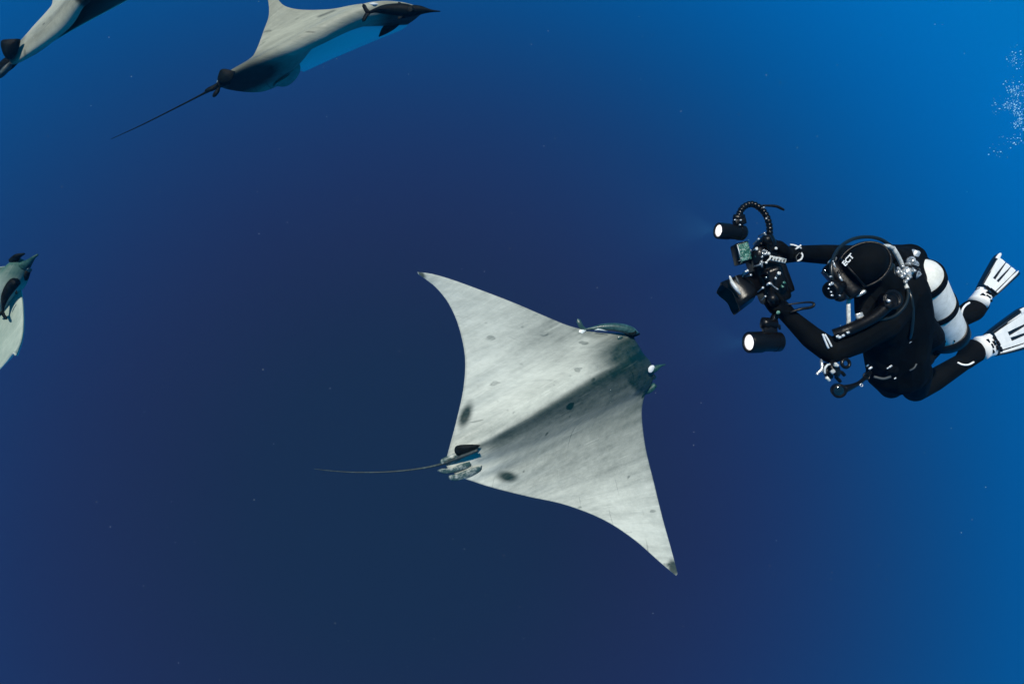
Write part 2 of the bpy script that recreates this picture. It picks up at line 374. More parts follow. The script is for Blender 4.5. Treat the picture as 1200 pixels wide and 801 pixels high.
def dark_main(px, py, S, C):
    s = real_s(S)
    k = np.zeros(px.shape)
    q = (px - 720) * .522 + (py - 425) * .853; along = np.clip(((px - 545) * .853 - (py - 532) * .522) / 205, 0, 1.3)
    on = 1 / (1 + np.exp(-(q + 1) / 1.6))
    band = on * np.exp(-np.clip(q, 0, None) / (24 + 34 * along)) * (.55 + .40 * along) * np.clip(along * 6, 0, 1)  # dark side of the spine: pigment and ridge shade painted together
    k = k + .13 + .20 * np.exp(-((px - 650) ** 2 + (py - 392) ** 2) / (2 * 34. ** 2)) - .10 * np.exp(-((px - 590) ** 2 + (py - 430) ** 2) / (2 * 45. ** 2)) - .12 * np.exp(-((px - 748) ** 2 + (py - 612) ** 2) / (2 * 40. ** 2)) + .14 * np.exp(-((px - 735) ** 2 + (py - 500) ** 2) / (2 * 26. ** 2))  # broad light and dark areas paint shading onto the evenly lit wings
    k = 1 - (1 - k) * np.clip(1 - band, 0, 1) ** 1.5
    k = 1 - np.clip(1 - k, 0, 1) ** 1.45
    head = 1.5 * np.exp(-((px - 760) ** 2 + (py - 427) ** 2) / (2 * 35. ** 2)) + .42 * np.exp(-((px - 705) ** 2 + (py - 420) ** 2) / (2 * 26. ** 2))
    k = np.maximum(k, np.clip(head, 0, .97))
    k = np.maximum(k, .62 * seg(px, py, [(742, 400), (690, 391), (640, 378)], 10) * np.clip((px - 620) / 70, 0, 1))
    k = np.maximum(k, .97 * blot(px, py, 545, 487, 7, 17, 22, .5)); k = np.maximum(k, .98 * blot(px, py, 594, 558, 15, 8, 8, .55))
    k = np.maximum(k, .72 * seg(px, py, [(712, 430), (668, 461), (620, 490), (575, 516), (545, 530)], 4.5))  # spine line: pigment plus painted shade of the ridge
    k = np.maximum(k, .30 * seg(px, py, [(740, 447), (695, 468), (645, 500), (590, 530)], 24) * np.clip((px - 560) / 70, 0, 1))  # wider soft part of the same pigment and shade band
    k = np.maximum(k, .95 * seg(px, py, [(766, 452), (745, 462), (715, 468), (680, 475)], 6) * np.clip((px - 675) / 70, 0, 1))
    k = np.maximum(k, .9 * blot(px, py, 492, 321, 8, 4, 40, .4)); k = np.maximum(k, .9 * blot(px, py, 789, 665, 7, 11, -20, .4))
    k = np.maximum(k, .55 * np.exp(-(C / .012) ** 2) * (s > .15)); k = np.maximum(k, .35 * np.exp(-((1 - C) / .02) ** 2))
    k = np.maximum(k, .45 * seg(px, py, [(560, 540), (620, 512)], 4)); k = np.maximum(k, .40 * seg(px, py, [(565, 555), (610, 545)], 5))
    for i in range(46):              # scars and small dark specks
        t = rng.rand(4); x, y = 545 + t[0] * 220, 350 + t[1] * 290
        k = np.maximum(k, (.2 + .45 * t[2]) * blot(px, py, x, y, .6 + 1.3 * t[3], .7 + .6 * t[2], t[0] * 180, .8))
    return k
ctr = P(640, 475, dmain(640, 475))
ray = thing('devil_ray', ctr, 'large pale grey ray seen whole from above with dark head and whip tail', 'ray', 'rays gliding through the water')
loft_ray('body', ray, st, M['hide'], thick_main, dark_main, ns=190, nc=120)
dT = dmain(520, 543)
b_ = B(); sweep(b_, [P(560, 527, dT - .07), P(540, 535, dT - .05), P(515, 544, dT - .02), P(490, 549, dT), P(455, 552.5, dT + .03), P(415, 553, dT + .06), P(385, 551, dT + .1), P(368, 549, dT + .13)],
           [.012, .014, .010, .0075, .0055, .0045, .0035, .0015], 8, steps=50); obj('tail', b_, M['tail'], ray)
def fin_plate(pts, wid, parent, name, mat_, thick=.008):
    """thin swept fin: pts centre line, wid (long,short) per point"""
    bm = B(); sweep(bm, pts, wid, 10, steps=14, hint=None); return obj(name, bm, mat_, parent)
def plate(bm, poly, n, th, mi=0, bulge=.0):
    """closed outline (world points) with thickness th along n, softly rounded"""
    n = Vector(n).normalized(); c = sum((Vector(p) for p in poly), Vector()) / len(poly)
    up = [bm.verts.new(Vector(p) + (c - Vector(p)) * .12 + n * th * .5) for p in poly]; md = [bm.verts.new(Vector(p)) for p in poly]; dn = [bm.verts.new(Vector(p) + (c - Vector(p)) * .12 - n * th * .5) for p in poly]
    cu = bm.verts.new(c + n * (th * .5 + bulge)); cdn = bm.verts.new(c - n * (th * .5 + bulge)); k = len(poly)
    for i in range(k):
        j = (i + 1) % k
        for f in ((md[i], md[j], up[j], up[i]), (dn[i], dn[j], md[j], md[i]), (up[i], up[j], cu), (dn[j], dn[i], cdn)):
            q = bm.faces.new(f); q.material_index = mi
    bmesh.ops.recalc_face_normals(bm, faces=bm.faces[:]); return bm
def smooth_poly(pts, n=24):
    q = catmull(list(pts) + [pts[0]], n + 1)[:-1]; return [tuple(a) for a in q]
def outline(pts, n=24):
    """closed smooth outline of (px,py,d) triples in world space"""
    return [P(*a) for a in smooth_poly(pts, n)]
nrm_main = -F
b_ = B(); plate(b_, outline([(563, 521, dT - .04), (552, 520.5, dT - .05), (535, 522, dT - .045), (533, 530, dT - .045), (541, 534, dT - .04), (555, 530, dT - .04)]), (-F + U * .8 + R * .2), .02); obj('dorsal_fin', b_, M['hidedark'], ray)
for q in ([(552, 540), (540, 543), (528, 549), (516, 549), (513, 552), (522, 555), (538, 552), (552, 546)],
          [(565, 545), (550, 549), (535, 555), (526, 557), (527, 562), (536, 563), (550, 559), (563, 552)],
          [(545, 527), (534, 530), (522, 535), (516, 539), (517, 544), (528, 543), (540, 538)]):
    b_ = B(); plate(b_, outline([(x, y, dT - .03 + .07 * (x - 513) / 52) for x, y in q]), -F + U * .3, .03, bulge=.004); obj('pelvic_fin', b_, M['palefin'], ray)
dH = dmain(757, 415)
b_ = B(); sweep(b_, [P(757, 436, dH - .02), P(768, 431.5, dH - .03), P(774, 428.5, dH - .03), P(779.5, 427, dH - .02)], [(.045, .04), (.028, .026), (.014, .011), .005], 10, steps=16); obj('cephalic_fin', b_, M['teal'], ray)
b_ = B(); sweep(b_, [P(732, 394, dH - .02), P(741, 392, dH - .03), P(746, 391.5, dH - .03), P(749.5, 391, dH - .01)], [(.03, .03), (.026, .024), (.016, .014), .006], 10, steps=14); obj('cephalic_fin', b_, M['hidedark'], ray)
b_ = B(); plate(b_, outline([(759.5, 431, dH - .145), (763, 427.8, dH - .145), (767, 428.5, dH - .14), (766, 433, dH - .14), (763, 436.5, dH - .145), (759.8, 435.5, dH - .145)]), -F, .012); obj('white_patch', b_, M['print'], ray, label='bright white patch beside the eye')
b_ = B(); ellipsoid(b_, P(766, 441.5, dH - .03), (R * .022, U * .022, F * .022)); obj('eye', b_, M['glass'], ray)
b_ = B(); ellipsoid(b_, P(738, 398, dH - .03), (R * .02, U * .02, F * .02)); obj('eye', b_, M['glass'], ray)
b_ = B(); sweep(b_, [P(768, 450, dH - .01), P(762, 456, dH + .0), P(755, 461, dH + .01)], [.02, .026, .012], 8, steps=10); obj('jaw', b_, M['teal'], ray)

def remora(name, pts, d, rmax, label, parent_up, white=True, darkmat='fishdark', tailw=1.0, up=None):
    """pts: tail to snout in photo px; d list"""
    up = (up or (-F)).normalized()
    W = [P(x, y, dd) for (x, y), dd in zip(pts, d)]
    root = thing(name, W[len(W) // 2], label, 'remora', 'remoras riding on the rays')
    k = len(W); t = np.linspace(0, 1, k); prof = np.interp(t, [0, .12, .35, .6, .82, .95, 1], [.18, .25, .72, 1, .9, .55, .2])
    b = B(); sweep(b, W, [(rmax * p, rmax * p * .92) for p in prof], 14, steps=40, hint=up); obj('body', b, M[darkmat], root)
    ax = (W[-1] - W[0]).normalized(); side = ax.cross(up).normalized(); L = (W[-1] - W[0]).length
    for sg in (1, -1):
        b = B(); base = W[0] + ax * .03 * L
        plate(b, [base + side * sg * .03 * L, base - ax * .05 * L + side * sg * .08 * L * tailw, base - ax * .10 * L + side * sg * .17 * L * tailw, base - ax * .16 * L + side * sg * .19 * L * tailw, base - ax * .17 * L + side * sg * .13 * L * tailw, base - ax * .13 * L + side * sg * .05 * L, base - ax * .10 * L, base + ax * .03 * L], up, .010)
        obj('tail_fin', b, M[darkmat if sg < 0 or not white else 'fishpale'], root)
        b = B(); c = W[0] + (W[-1] - W[0]) * .68 + side * sg * rmax * .85 + up * .3 * rmax
        plate(b, [c + ax * .05 * L, c + side * sg * .06 * L - ax * .01 * L, c + side * sg * .07 * L - ax * .06 * L, c - ax * .06 * L], up, .006); obj('pectoral_fin', b, M[darkmat], root)
    b = B(); c = W[0] + (W[-1] - W[0]) * .32 + up * rmax * .62
    plate(b, [c + ax * .12 * L, c + up * .02 * L - side * .02 * L, c + up * .03 * L - ax * .08 * L - side * .03 * L, c - ax * .14 * L, c - ax * .02 * L - up * .02 * L], side + up, .006); obj('dorsal_fin', b, M['fishpale' if white else darkmat], root)
    b = B(); c = W[0] + (W[-1] - W[0]) * .88 + up * rmax * .72
    ellipsoid(b, c, (ax * .08 * L, side * rmax * .6, up * rmax * .22)); obj('sucker_disc', b, M['hidedark'], root)
    return root
remora('remora', [(684, 386), (694, 384.5), (706, 383), (720, 383), (732, 385), (741, 388), (748, 390)], [dmain(700, 386) - .055 + .010 * i for i in range(7)], .040,
       'teal remora with white flecks clinging to the front edge of the large whole ray', ray)

# ---- ray swimming away above, right wing folded below its body
def S2(rows):
    return [[(x, y, d) for x, y, d in r] for r in rows]
B2 = 5.3
rows = [
    [(306, -74, .30), (304, -73, .30), (302, -72, .30), (301, -71, .30), (300, -70, .30)],
    [(318, -28, .24), (316, -26, .24), (314, -24, .24), (312, -23, .24), (310, -22, .24)],
    [(327, 1, .18), (324, 4, .18), (321, 7, .17), (318, 10, .16), (315.5, 14, .15)],
    [(346, 11, .13), (337, 17, .12), (328, 23, .11), (318, 30, .10), (309, 37, .10)],
    [(385, 11.5, .10), (364, 22, .07), (342, 34, .05), (320, 47, .05), (300, 60, .06)],
    [(425, 5, .07), (392, 19, .03), (358, 36, .0), (325, 53, .02), (292, 70, .05)],
    [(472, 4, .02), (425, 11, -.04), (366, 38, -.07), (319, 62, -.05), (267, 85, .03)],
    [(497, 11, .08), (430, 18, .00), (370, 47, -.03), (318, 74, .02), (254, 97, .08)],
    [(490, 19, .16), (440, 24, .08), (378, 43, .06), (335, 82, .14), (270, 105, .22)],
    [(484, 24, .22), (437, 27, .14), (380, 37, .14), (349, 73, .24), (308, 107, .34)],
    [(478, 28, .28), (433, 29.5, .20), (374, 32.5, .20), (348, 58, .30), (344, 90, .42)],
    [(478, 28.5, .34), (433, 30, .28), (374.5, 33.5, .30), (349, 60, .40), (345, 86, .48)],
    [(476, 31, .40), (435, 35, .38), (388, 44, .40), (360, 66, .46), (349, 84, .52)],
    [(470, 35, .46), (438, 44, .50), (404, 55, .52), (374, 69, .54), (352, 83, .58)],
    [(458, 40, .54), (437, 48.5, .60), (412, 59, .62), (384, 71, .62), (356, 84, .64)]]
rows = [[(x, y, B2 + d) for x, y, d in r] for r in rows]
n2 = len(rows)
def thick2(S, C):
    i = (S + 1) / 2 * (n2 - 1)
    prof = np.clip(C, 0, 1) ** .5 * (1 - C) ** .7 * 1.7
    body = .075 * np.exp(-((i - 6.8) / 1.1) ** 2) * np.clip(1.1 - C, .15, 1)
    e = .004
    return body * prof + .016 * prof * np.exp(-((i - 7) / 4) ** 2) + e, body * .6 * prof + .012 * prof * np.exp(-((i - 7) / 4) ** 2) + e
def dark2(px, py, S, C):
    k = np.zeros(px.shape); i = (S + 1) / 2 * (n2 - 1)
    k = np.maximum(k, .95 * np.clip((px - 425) / 30, 0, 1) * np.clip((i - 5) / 1, 0, 1) * np.clip((py - 2) / 8, 0, 1))
    k = np.maximum(k, 1.0 * blot(px, py, 293, 90, 56, 22, -24, .5) * (i < 10.4)); k = np.maximum(k, .25 * (i < 10.4))  # shade of the underside painted into the dark mask
    k = np.maximum(k, .7 * seg(px, py, [(374, 21), (392, 14)], 2)); k = np.maximum(k, .5 * np.exp(-((1 - C) / .02) ** 2) * (i < 6))
    k = np.maximum(k, .55 * np.clip((8 - py) / 14, 0, 1) * (px < 340)); k = np.maximum(k, .35 * blot(px, py, 270, 95, 25, 14, 0, .5))
    return k
ray2 = thing('devil_ray', P(350, 45, B2), 'grey ray with one wing raised, black head and long thin trailing tail', 'ray', 'rays gliding through the water')
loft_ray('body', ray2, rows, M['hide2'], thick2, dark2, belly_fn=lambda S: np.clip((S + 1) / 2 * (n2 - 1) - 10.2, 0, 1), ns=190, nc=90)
b_ = B(); sweep(b_, [P(268, 95, B2 + .05), P(252, 102, B2 + .08), P(238, 110, B2 + .1), P(205, 127, B2 + .15), P(165, 147, B2 + .2), P(130, 163, B2 + .25)], [.028, .022, .009, .006, .0045, .002], 8, steps=40); obj('tail', b_, M['hidedark'], ray2)
b_ = B(); plate(b_, outline([(276, 84, B2), (266, 81, B2 - .02), (259, 81.5, B2 - .02), (256, 87, B2), (255, 95, B2 + .02), (262, 98, B2 + .02), (272, 94, B2)]), -F + R * .4, .025); obj('dorsal_fin', b_, M['hidedark'], ray2)
for q in ([(256, 98), (248, 101), (240, 106), (243, 108), (252, 105)], [(258, 101), (252, 107), (249, 113), (252, 113.5), (257, 107)]):
    b_ = B(); plate(b_, outline([(x, y, B2 + .05) for x, y in q], 14), -F, .02); obj('pelvic_fin', b_, M['hidedark'], ray2)
b_ = B(); plate(b_, outline([(320, 101, B2 + .33), (334, 94, B2 + .27), (343, 84, B2 + .25), (350, 74.5, B2 + .27), (352, 82, B2 + .3), (347, 92, B2 + .34), (335, 101, B2 + .38)]), -F + U * .1 + R * .3, .05, bulge=.03); obj('pelvic_fin', b_, M['lobe'], ray2)
b_ = B(); sweep(b_, [P(470, 14, B2 + .06), P(490, 12, B2 + .05), P(505, 13, B2 + .05), P(516, 13.5, B2 + .06)], [(.055, .05), (.040, .034), (.013, .010), .004], 10, steps=18); obj('cephalic_fin', b_, M['hidedark'], ray2)
b_ = B(); sweep(b_, [P(468, 22, B2 + .2), P(458, 30, B2 + .25), P(450, 37, B2 + .3), P(444, 43, B2 + .33)], [(.04, .02), (.045, .015), (.03, .01), .004], 10, steps=16); obj('cephalic_fin', b_, M['hidedark'], ray2)
for q in ((438, 5.0),):
    b_ = B(); sweep(b_, [P(q[0] - 5, q[1] - .6, B2 - .07), P(q[0], q[1], B2 - .08), P(q[0] + 6, q[1] + .3, B2 - .06)], [.004, .012, .004], 8, steps=8); obj('scar', b_, M['print'], ray2, label='white scar on the head')
remora('remora', [(432, 15), (440, 12.5), (450, 11.5), (462, 11.5), (473, 12), (481, 13), (488, 13.5)], [B2 - .14 - .005 * i for i in range(7)], .055,
       'black remora lying across the dark head of the ray with the raised wing', ray2, False, 'hidedark')

# ---- ray leaving at the corner
B1 = 5.0
rows = [
    [(34, -125, .35), (32, -124, .35), (30, -122, .35), (28, -120, .35), (26, -118, .35)],
    [(75, -75, .26), (68, -64, .25), (60, -52, .24), (52, -40, .23), (46, -30, .22)],
    [(112, -64, .14), (98, -47, .12), (84, -30, .11), (72, -13, .12), (62, 3, .13)],
    [(130, -62, .08), (111, -44, .05), (86, -17, .03), (61, 11, .05), (37, 34, .08)],
    [(142, -56, .05), (118, -36, .0), (88, -7, -.02), (56, 27, .0), (20, 54, .06)],
    [(146, -46, .03), (122, -27, -.03), (93, 0, -.05), (62, 33, -.02), (12, 72, .05)],
    [(143, -38, .04), (121, -21, -.02), (96, 3, -.04), (72, 36, .0), (18, 75, .06)],
    [(137, -32, .08), (117, -17, .04), (96, 6, .02), (80, 31, .06), (38, 65, .12)],
    [(137, -31, .40), (118, -15, .42), (97, 8, .44), (81, 32, .46), (42, 63, .48)],
    [(140, -28, .40), (121, -12, .40), (101, 11, .38), (85, 31, .36), (54, 55, .36)],
    [(152, -22, .36), (131, -8, .34), (109, 12, .32), (88, 30, .31), (60, 50, .32)],
    [(178, -15, .32), (152, -1, .27), (126, 13, .24), (98, 28, .22), (68, 45, .26)]]
rows = [[(x, y, B1 + d) for x, y, d in r] for r in rows]
n1 = len(rows)
def thick1(S, C):
    i = (S + 1) / 2 * (n1 - 1); prof = np.clip(C, 0, 1) ** .5 * (1 - C) ** .7 * 1.7
    body = .08 * np.exp(-((i - 5.2) / 1.2) ** 2) * np.clip(1.1 - C, .15, 1); e = .004
    return body * prof + .014 * prof * np.exp(-((i - 5) / 3.5) ** 2) + e, body * .6 * prof + .01 * prof * np.exp(-((i - 5) / 3.5) ** 2) + e
def dark1(px, py, S, C):
    i = (S + 1) / 2 * (n1 - 1)
    k = .70 * (i > 7.5) + .45 * seg(px, py, [(100, -8), (60, 28), (20, 66)], 7)  # far wing painted darker to read as shaded
    k = np.maximum(k, .95 * np.clip((px - py * .4 - 82) / 12, 0, 1) * np.clip((8 - py) / 5, 0, 1))
    k = np.maximum(k, .85 * seg(px, py, [(30, 48), (18, 64), (8, 78)], 7) * np.clip((40 - px) / 20, 0, 1)); return k
ray1 = thing('devil_ray', P(60, 25, B1), 'grey ray with stubby black dorsal fin, its head cut off by the frame', 'ray', 'rays gliding through the water')
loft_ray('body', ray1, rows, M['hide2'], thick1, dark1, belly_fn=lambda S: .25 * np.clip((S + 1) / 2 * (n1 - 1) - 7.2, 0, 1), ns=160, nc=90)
b_ = B(); plate(b_, outline([(24, 46, B1 - .02), (12, 46.5, B1 - .04), (3, 48, B1 - .04), (1.5, 55, B1 - .03), (5, 66, B1), (12, 70, B1 + .02), (20, 60, B1)]), -F + R * .3, .05); obj('dorsal_fin', b_, M['hidedark'], ray1)
b_ = B(); sweep(b_, [P(20, 66, B1 + .08), P(8, 76, B1 + .1), P(-6, 90, B1 + .12), P(-40, 120, B1 + .15), P(-110, 170, B1 + .2)], [.035, .045, .024, .012, .003], 8, steps=40); obj('tail', b_, M['hidedark'], ray1)
b_ = B(); plate(b_, outline([(14, 72, B1 + .06), (6, 78, B1 + .06), (0, 86, B1 + .06), (-2, 92, B1 + .06), (4, 88, B1 + .06), (12, 79, B1 + .06)]), -F, .03, bulge=.01); obj('pelvic_fin', b_, M['tail'], ray1)

# ---- ray coming in at the side
B3 = 4.9
rows = [
    [(-75, 205, -.3), (-77, 205, -.3), (-79, 206, -.3), (-81, 207, -.3), (-83, 208, -.3)],
    [(-50, 245, -.2), (-62, 252, -.2), (-74, 260, -.2), (-86, 268, -.2), (-96, 276, -.2)],
    [(-18, 305, -.1), (-40, 318, -.1), (-62, 331, -.1), (-84, 345, -.08), (-104, 358, -.05)],
    [(6, 312, -.03), (-16, 332, -.06), (-45, 354, -.08), (-76, 378, -.05), (-106, 402, 0)],
    [(18, 302.5, 0), (4, 324, -.04), (-30, 356, -.08), (-68, 390, -.05), (-108, 420, .02)],
    [(29, 305, .03), (14, 330, 0), (-18, 366, -.02), (-60, 402, 0), (-108, 432, .05)],
    [(34, 312, .08), (22, 336, .05), (-6, 374, .05), (-48, 410, .07), (-100, 440, .1)],
    [(25, 332, .06), (18, 350, .05), (-2, 382, .05), (-36, 415, .06), (-86, 444, .08)],
    [(27.5, 356, .03), (21, 370, .02), (4, 394, .02), (-20, 420, .03), (-62, 446, .05)],
    [(28.3, 378, .0), (23, 388, -.01), (10, 404, -.02), (-8, 424, -.01), (-34, 443, .0)],
    [(26.5, 398, -.03), (22, 404, -.04), (14, 412, -.05), (4, 425, -.05), (-10, 440, -.04)],
    [(20, 416, -.06), (18.5, 416.5, -.06), (16, 414, -.07), (10, 421, -.07), (2, 430, -.07)]]
rows = [[(x, y, B3 + d) for x, y, d in r] for r in rows]
n3 = len(rows)
def thick3(S, C):
    i = (S + 1) / 2 * (n3 - 1); prof = np.clip(C, 0, 1) ** .5 * (1 - C) ** .8 * 1.8
    body = .06 * np.exp(-((i - 5) / 1.4) ** 2) * np.clip(1.1 - C, .15, 1) * np.clip(C * 9, 0, 1) ** .5; e = .004
    return body * prof + .016 * prof + e, body * .7 * prof + .012 * prof + e
def dark3(px, py, S, C):
    k = np.clip(.88 - ((px - 22) ** 2 + (py - 312) ** 2) / 40. ** 2 * .5, 0, .85) * np.clip((345 - py) / 25, 0, 1)
    k = np.maximum(k, .16); k = np.maximum(k, .5 * np.exp(-(C / .02) ** 2)); return k
ray3 = thing('devil_ray', P(10, 350, B3), 'half visible pale green ray with teal head and black remora on its back', 'ray', 'rays gliding through the water')
loft_ray('body', ray3, rows, M['hide3'], thick3, dark3, ns=150, nc=90)
b_ = B(); sweep(b_, [P(28, 312, B3 + .02), P(34, 307, B3 + .0), P(39, 302, B3 - .02), P(44.5, 298, B3 - .02)], [(.045, .04), (.026, .022), (.014, .011), .007], 10, steps=16); obj('cephalic_fin', b_, M['teal'], ray3)
b_ = B(); sweep(b_, [P(15, 306, B3 - .01), P(19, 301.5, B3 - .03), P(23, 299, B3 - .04), P(29, 297, B3 - .03)], [(.03, .03), (.026, .022), (.018, .014), .006], 10, steps=16); obj('cephalic_fin', b_, M['hidedark'], ray3)
b_ = B(); sweep(b_, [P(33, 317, B3 + .03), P(28, 325, B3 + .04), P(24, 331, B3 + .06)], [.02, .03, .012], 8, steps=10); obj('jaw', b_, M['hidedark'], ray3)
b_ = B(); ellipsoid(b_, P(34, 316, B3 - .01), (R * .02, U * .02, F * .02)); obj('eye', b_, M['glass'], ray3)
b_ = B(); sweep(b_, [P(-95, 430, B3 + .03), P(-130, 455, B3 + .05), P(-200, 500, B3 + .1), P(-300, 560, B3 + .2)], [.03, .016, .009, .003], 8, steps=30); obj('tail', b_, M['tail'], ray3)
remora('remora', [(3, 366), (4, 357), (6, 348), (10, 340), (15, 333), (19, 329), (21, 327)], [B3 - .035] * 7, .040, 'black remora on the back of the half visible ray', ray3, False, 'hidedark')

# ------------------------------------------------------------------ diver
def mean(*v): return sum((Vector(a) for a in v), Vector()) / len(v)
HEAD = P(1011, 311, 2.40)
FACE = D3(-.76, -.58, .18)
TOPH = (D3(.25, .42, -.86)); TOPH = (TOPH - FACE * TOPH.dot(FACE)).normalized()
SIDE = FACE.cross(TOPH).normalized()
diver = thing('person', P(1055, 400, 2.75), 'scuba diver in black wetsuit and hood aiming a big camera rig', 'person')
b = B()
def limb(pts, radii):
    for (p0, p1), (r0, r1) in zip(zip(pts, pts[1:]), zip(radii, radii[1:])): capsule(b, p0, r0, p1, r1, 14)
# head and neck
ellipsoid(b, HEAD, (FACE * .098, SIDE * .078, TOPH * .098), 20, 14)
ellipsoid(b, HEAD + FACE * .035 - TOPH * .045, (FACE * .062, SIDE * .058, TOPH * .07), 16, 12)
limb([HEAD - TOPH * .05 - FACE * .02, P(1036, 336, 2.52), P(1052, 346, 2.60)], [.062, .066, .08])
# torso
SHL, SHR = P(1034, 378, 2.50), P(1064, 305, 2.70)
limb([SHL, mean(SHL, SHR), SHR], [.075, .115, .075])
limb([P(1052, 346, 2.60), P(1056, 375, 2.68), P(1054, 410, 2.76), P(1053, 432, 2.84)], [.12, .125, .12, .125])
limb([P(1042, 372, 2.58), P(1038, 405, 2.72), P(1038, 428, 2.82)], [.09, .095, .085])
limb([P(1019, 344, 2.50), P(1022, 362, 2.52), P(1034, 385, 2.60)], [.058, .066, .08])
# near (left) arm
EL_L = P(974, 411, 2.42); WR_L = P(926, 372, 2.47)
limb([SHL, P(1004, 398, 2.45), EL_L, P(952, 396, 2.43), WR_L, P(912, 357, 2.47)], [.072, .058, .050, .046, .034, .034])
# far (right) arm
EL_R = P(996, 299, 2.86); WR_R = P(936, 297, 2.60)
limb([SHR, P(1030, 300, 2.80), EL_R, P(966, 298, 2.72), WR_R, P(916, 299, 2.52)], [.07, .055, .048, .044, .035, .036])
# legs
HIP_L, KN_L, AN_L = P(1039, 436, 2.84), P(1044, 454, 3.12), P(1126, 372, 3.05)
HIP_R, KN_R, AN_R = P(1068, 436, 2.90), P(1072, 457, 3.20), P(1131, 422, 3.28)
limb([HIP_L, P(1044, 448, 3.0), KN_L, P(1078, 420, 3.12), AN_L], [.088, .07, .056, .055, .045])
limb([HIP_R, P(1071, 450, 3.06), KN_R, P(1093, 446, 3.24), AN_R], [.088, .07, .060, .058, .046])
TO_L, TO_R = P(1147, 357, 3.07), P(1152, 405, 3.30)
limb([AN_L, P(1139, 364, 3.06), TO_L], [.048, .056, .046]); limb([AN_R, P(1141, 411, 3.29), TO_R], [.05, .066, .05])
# gloved hands closed on the two camera grips
GU0, GU1 = P(905, 305, 2.58), P(899, 281, 2.42)      # upper grip
GL0, GL1 = P(913, 362, 2.56), P(905, 350, 2.39)      # lower grip
def hand(g0, g1, wrist, flip):
    ax = (g1 - g0).normalized(); c = mean(g0, g1); w_ = (wrist - c); w_ = (w_ - ax * w_.dot(ax)).normalized(); sd_ = ax.cross(w_) * flip
    # palm
    ellipsoid(b, c + w_ * .036 + sd_ * .006, (ax * .044, w_ * .026, sd_ * .03), 14, 10); capsule(b, c + w_ * .045, .028, wrist, .033, 12)
    for k, o in enumerate((-.030, -.010, .010, .029)):
        ln = (150, 175, 185, 160)[k]; prev = None
        for a in np.linspace(15, 15 + ln, 5):
            t = math.radians(a); q = c + ax * (o + .003 * k) + (w_ * math.cos(t) + sd_ * math.sin(t)) * .031
            if prev is not None: capsule(b, prev, .0105, q, .0098, 8)
            prev = q
    prev = c + w_ * .036 + ax * .03
    for q in (c + w_ * .022 + ax * .052 - sd_ * .022, c - w_ * .004 + ax * .05 - sd_ * .030, c - w_ * .028 + ax * .046 - sd_ * .018):
        capsule(b, prev, .012, q, .0105, 8); prev = q
hand(GU0, GU1, P(920, 299, 2.52), 1); hand(GL0, GL1, P(920, 364, 2.48), -1)
body = obj('body', b, M['neoprene'], diver)
rm = body.modifiers.new('skin', 'REMESH'); rm.mode = 'VOXEL'; rm.voxel_size = .0065; rm.use_smooth_shade = True
sm = body.modifiers.new('relax', 'SMOOTH'); sm.iterations = 5; sm.factor = .5
# face behind the mask
b = B(); ellipsoid(b, HEAD + FACE * .052 - TOPH * .012, (FACE * .056, SIDE * .055, TOPH * .066), 18, 12)
capsule(b, HEAD + FACE * .105 + TOPH * .006, .009, HEAD + FACE * .117 - TOPH * .022, .013, 10); obj('face', b, M['skin'], diver, label='skin of the face behind the mask')
# hood seam and logo
b = B(); torus(b, HEAD + FACE * .045, FACE * .9 - TOPH * .25, .0765, .004, hint=SIDE, sx=.92, sy=1.08); obj('hood_rim', b, M['rubber'], diver)
fc = bpy.data.curves.new('hood_lettering', 'FONT'); fc.body = 'ECT'; fc.size = .026; fc.extrude = .0015; fc.offset = .0009; fc.align_x = 'CENTER'; fc.align_y = 'CENTER'; fc.materials.append(M['print']); fc.shear = .2
ft = bpy.data.objects.new('lettering_curve', fc); COL.objects.link(ft); bpy.context.view_layer.update()
lm = bpy.data.meshes.new_from_object(ft.evaluated_get(bpy.context.evaluated_depsgraph_get())); bpy.data.objects.remove(ft)
fo = bpy.data.objects.new('lettering', lm); COL.objects.link(fo); fo.parent = diver
lc = P(993.5, 305, 2.318); zx = D3(-.45, .10, -.90); xx = D3(.70, .72, 0); xx = (xx - zx * xx.dot(zx)).normalized(); yy = zx.cross(xx)
rot = Matrix((xx, yy, zx)).transposed(); fo.matrix_local = Matrix.Translation(lc - WLOC[diver.name]) @ rot.to_4x4(); fo['label'] = 'white letters printed on the hood'
# dive mask
mask = thing('dive_mask', HEAD + FACE * .10, 'black diving mask with strap around the hooded head', 'mask')
mc = HEAD + FACE * .098 + TOPH * .008
b = B(); box(b, mc, (SIDE, TOPH, FACE), (.165, .085, .055), .022, 3); obj('skirt', b, M['rubber'], mask)
for sg in (1, -1):
    b = B(); box(b, mc + FACE * .030 + SIDE * sg * .039 + TOPH * .004, (SIDE, TOPH, FACE), (.066, .062, .006), .002); f_ = obj('lens', b, M['glass'], mask)
    b = B(); capsule(b, mc + SIDE * sg * .082 - FACE * .01, .008, mc + SIDE * sg * .084 - FACE * .035, .009, 8); obj('buckle', b, M['silver'], mask)
b = B(); capsule(b, mc + FACE * .02 - TOPH * .02, .018, mc + FACE * .032 - TOPH * .042, .02, 10); obj('nose_pocket', b, M['rubber'], mask)
b = B(); torus(b, HEAD + TOPH * .012 - FACE * .002, TOPH, .0895, .006, 40, 8, hint=FACE, sx=1.10, sy=.90); obj('strap', b, M['rubber'], mask)
b = B(); sweep(b, [P(976, 305, 2.35), P(977.5, 310, 2.345), P(979.5, 314, 2.345)], [.002, .004, .002], 6, steps=6); obj('frame_clip', b, M['silver'], mask)
b = B(); sweep(b, [P(983, 321, 2.335), P(985, 326, 2.33), P(987, 329, 2.33)], [.002, .005, .003], 6, steps=6); obj('frame_clip', b, M['silver'], mask)

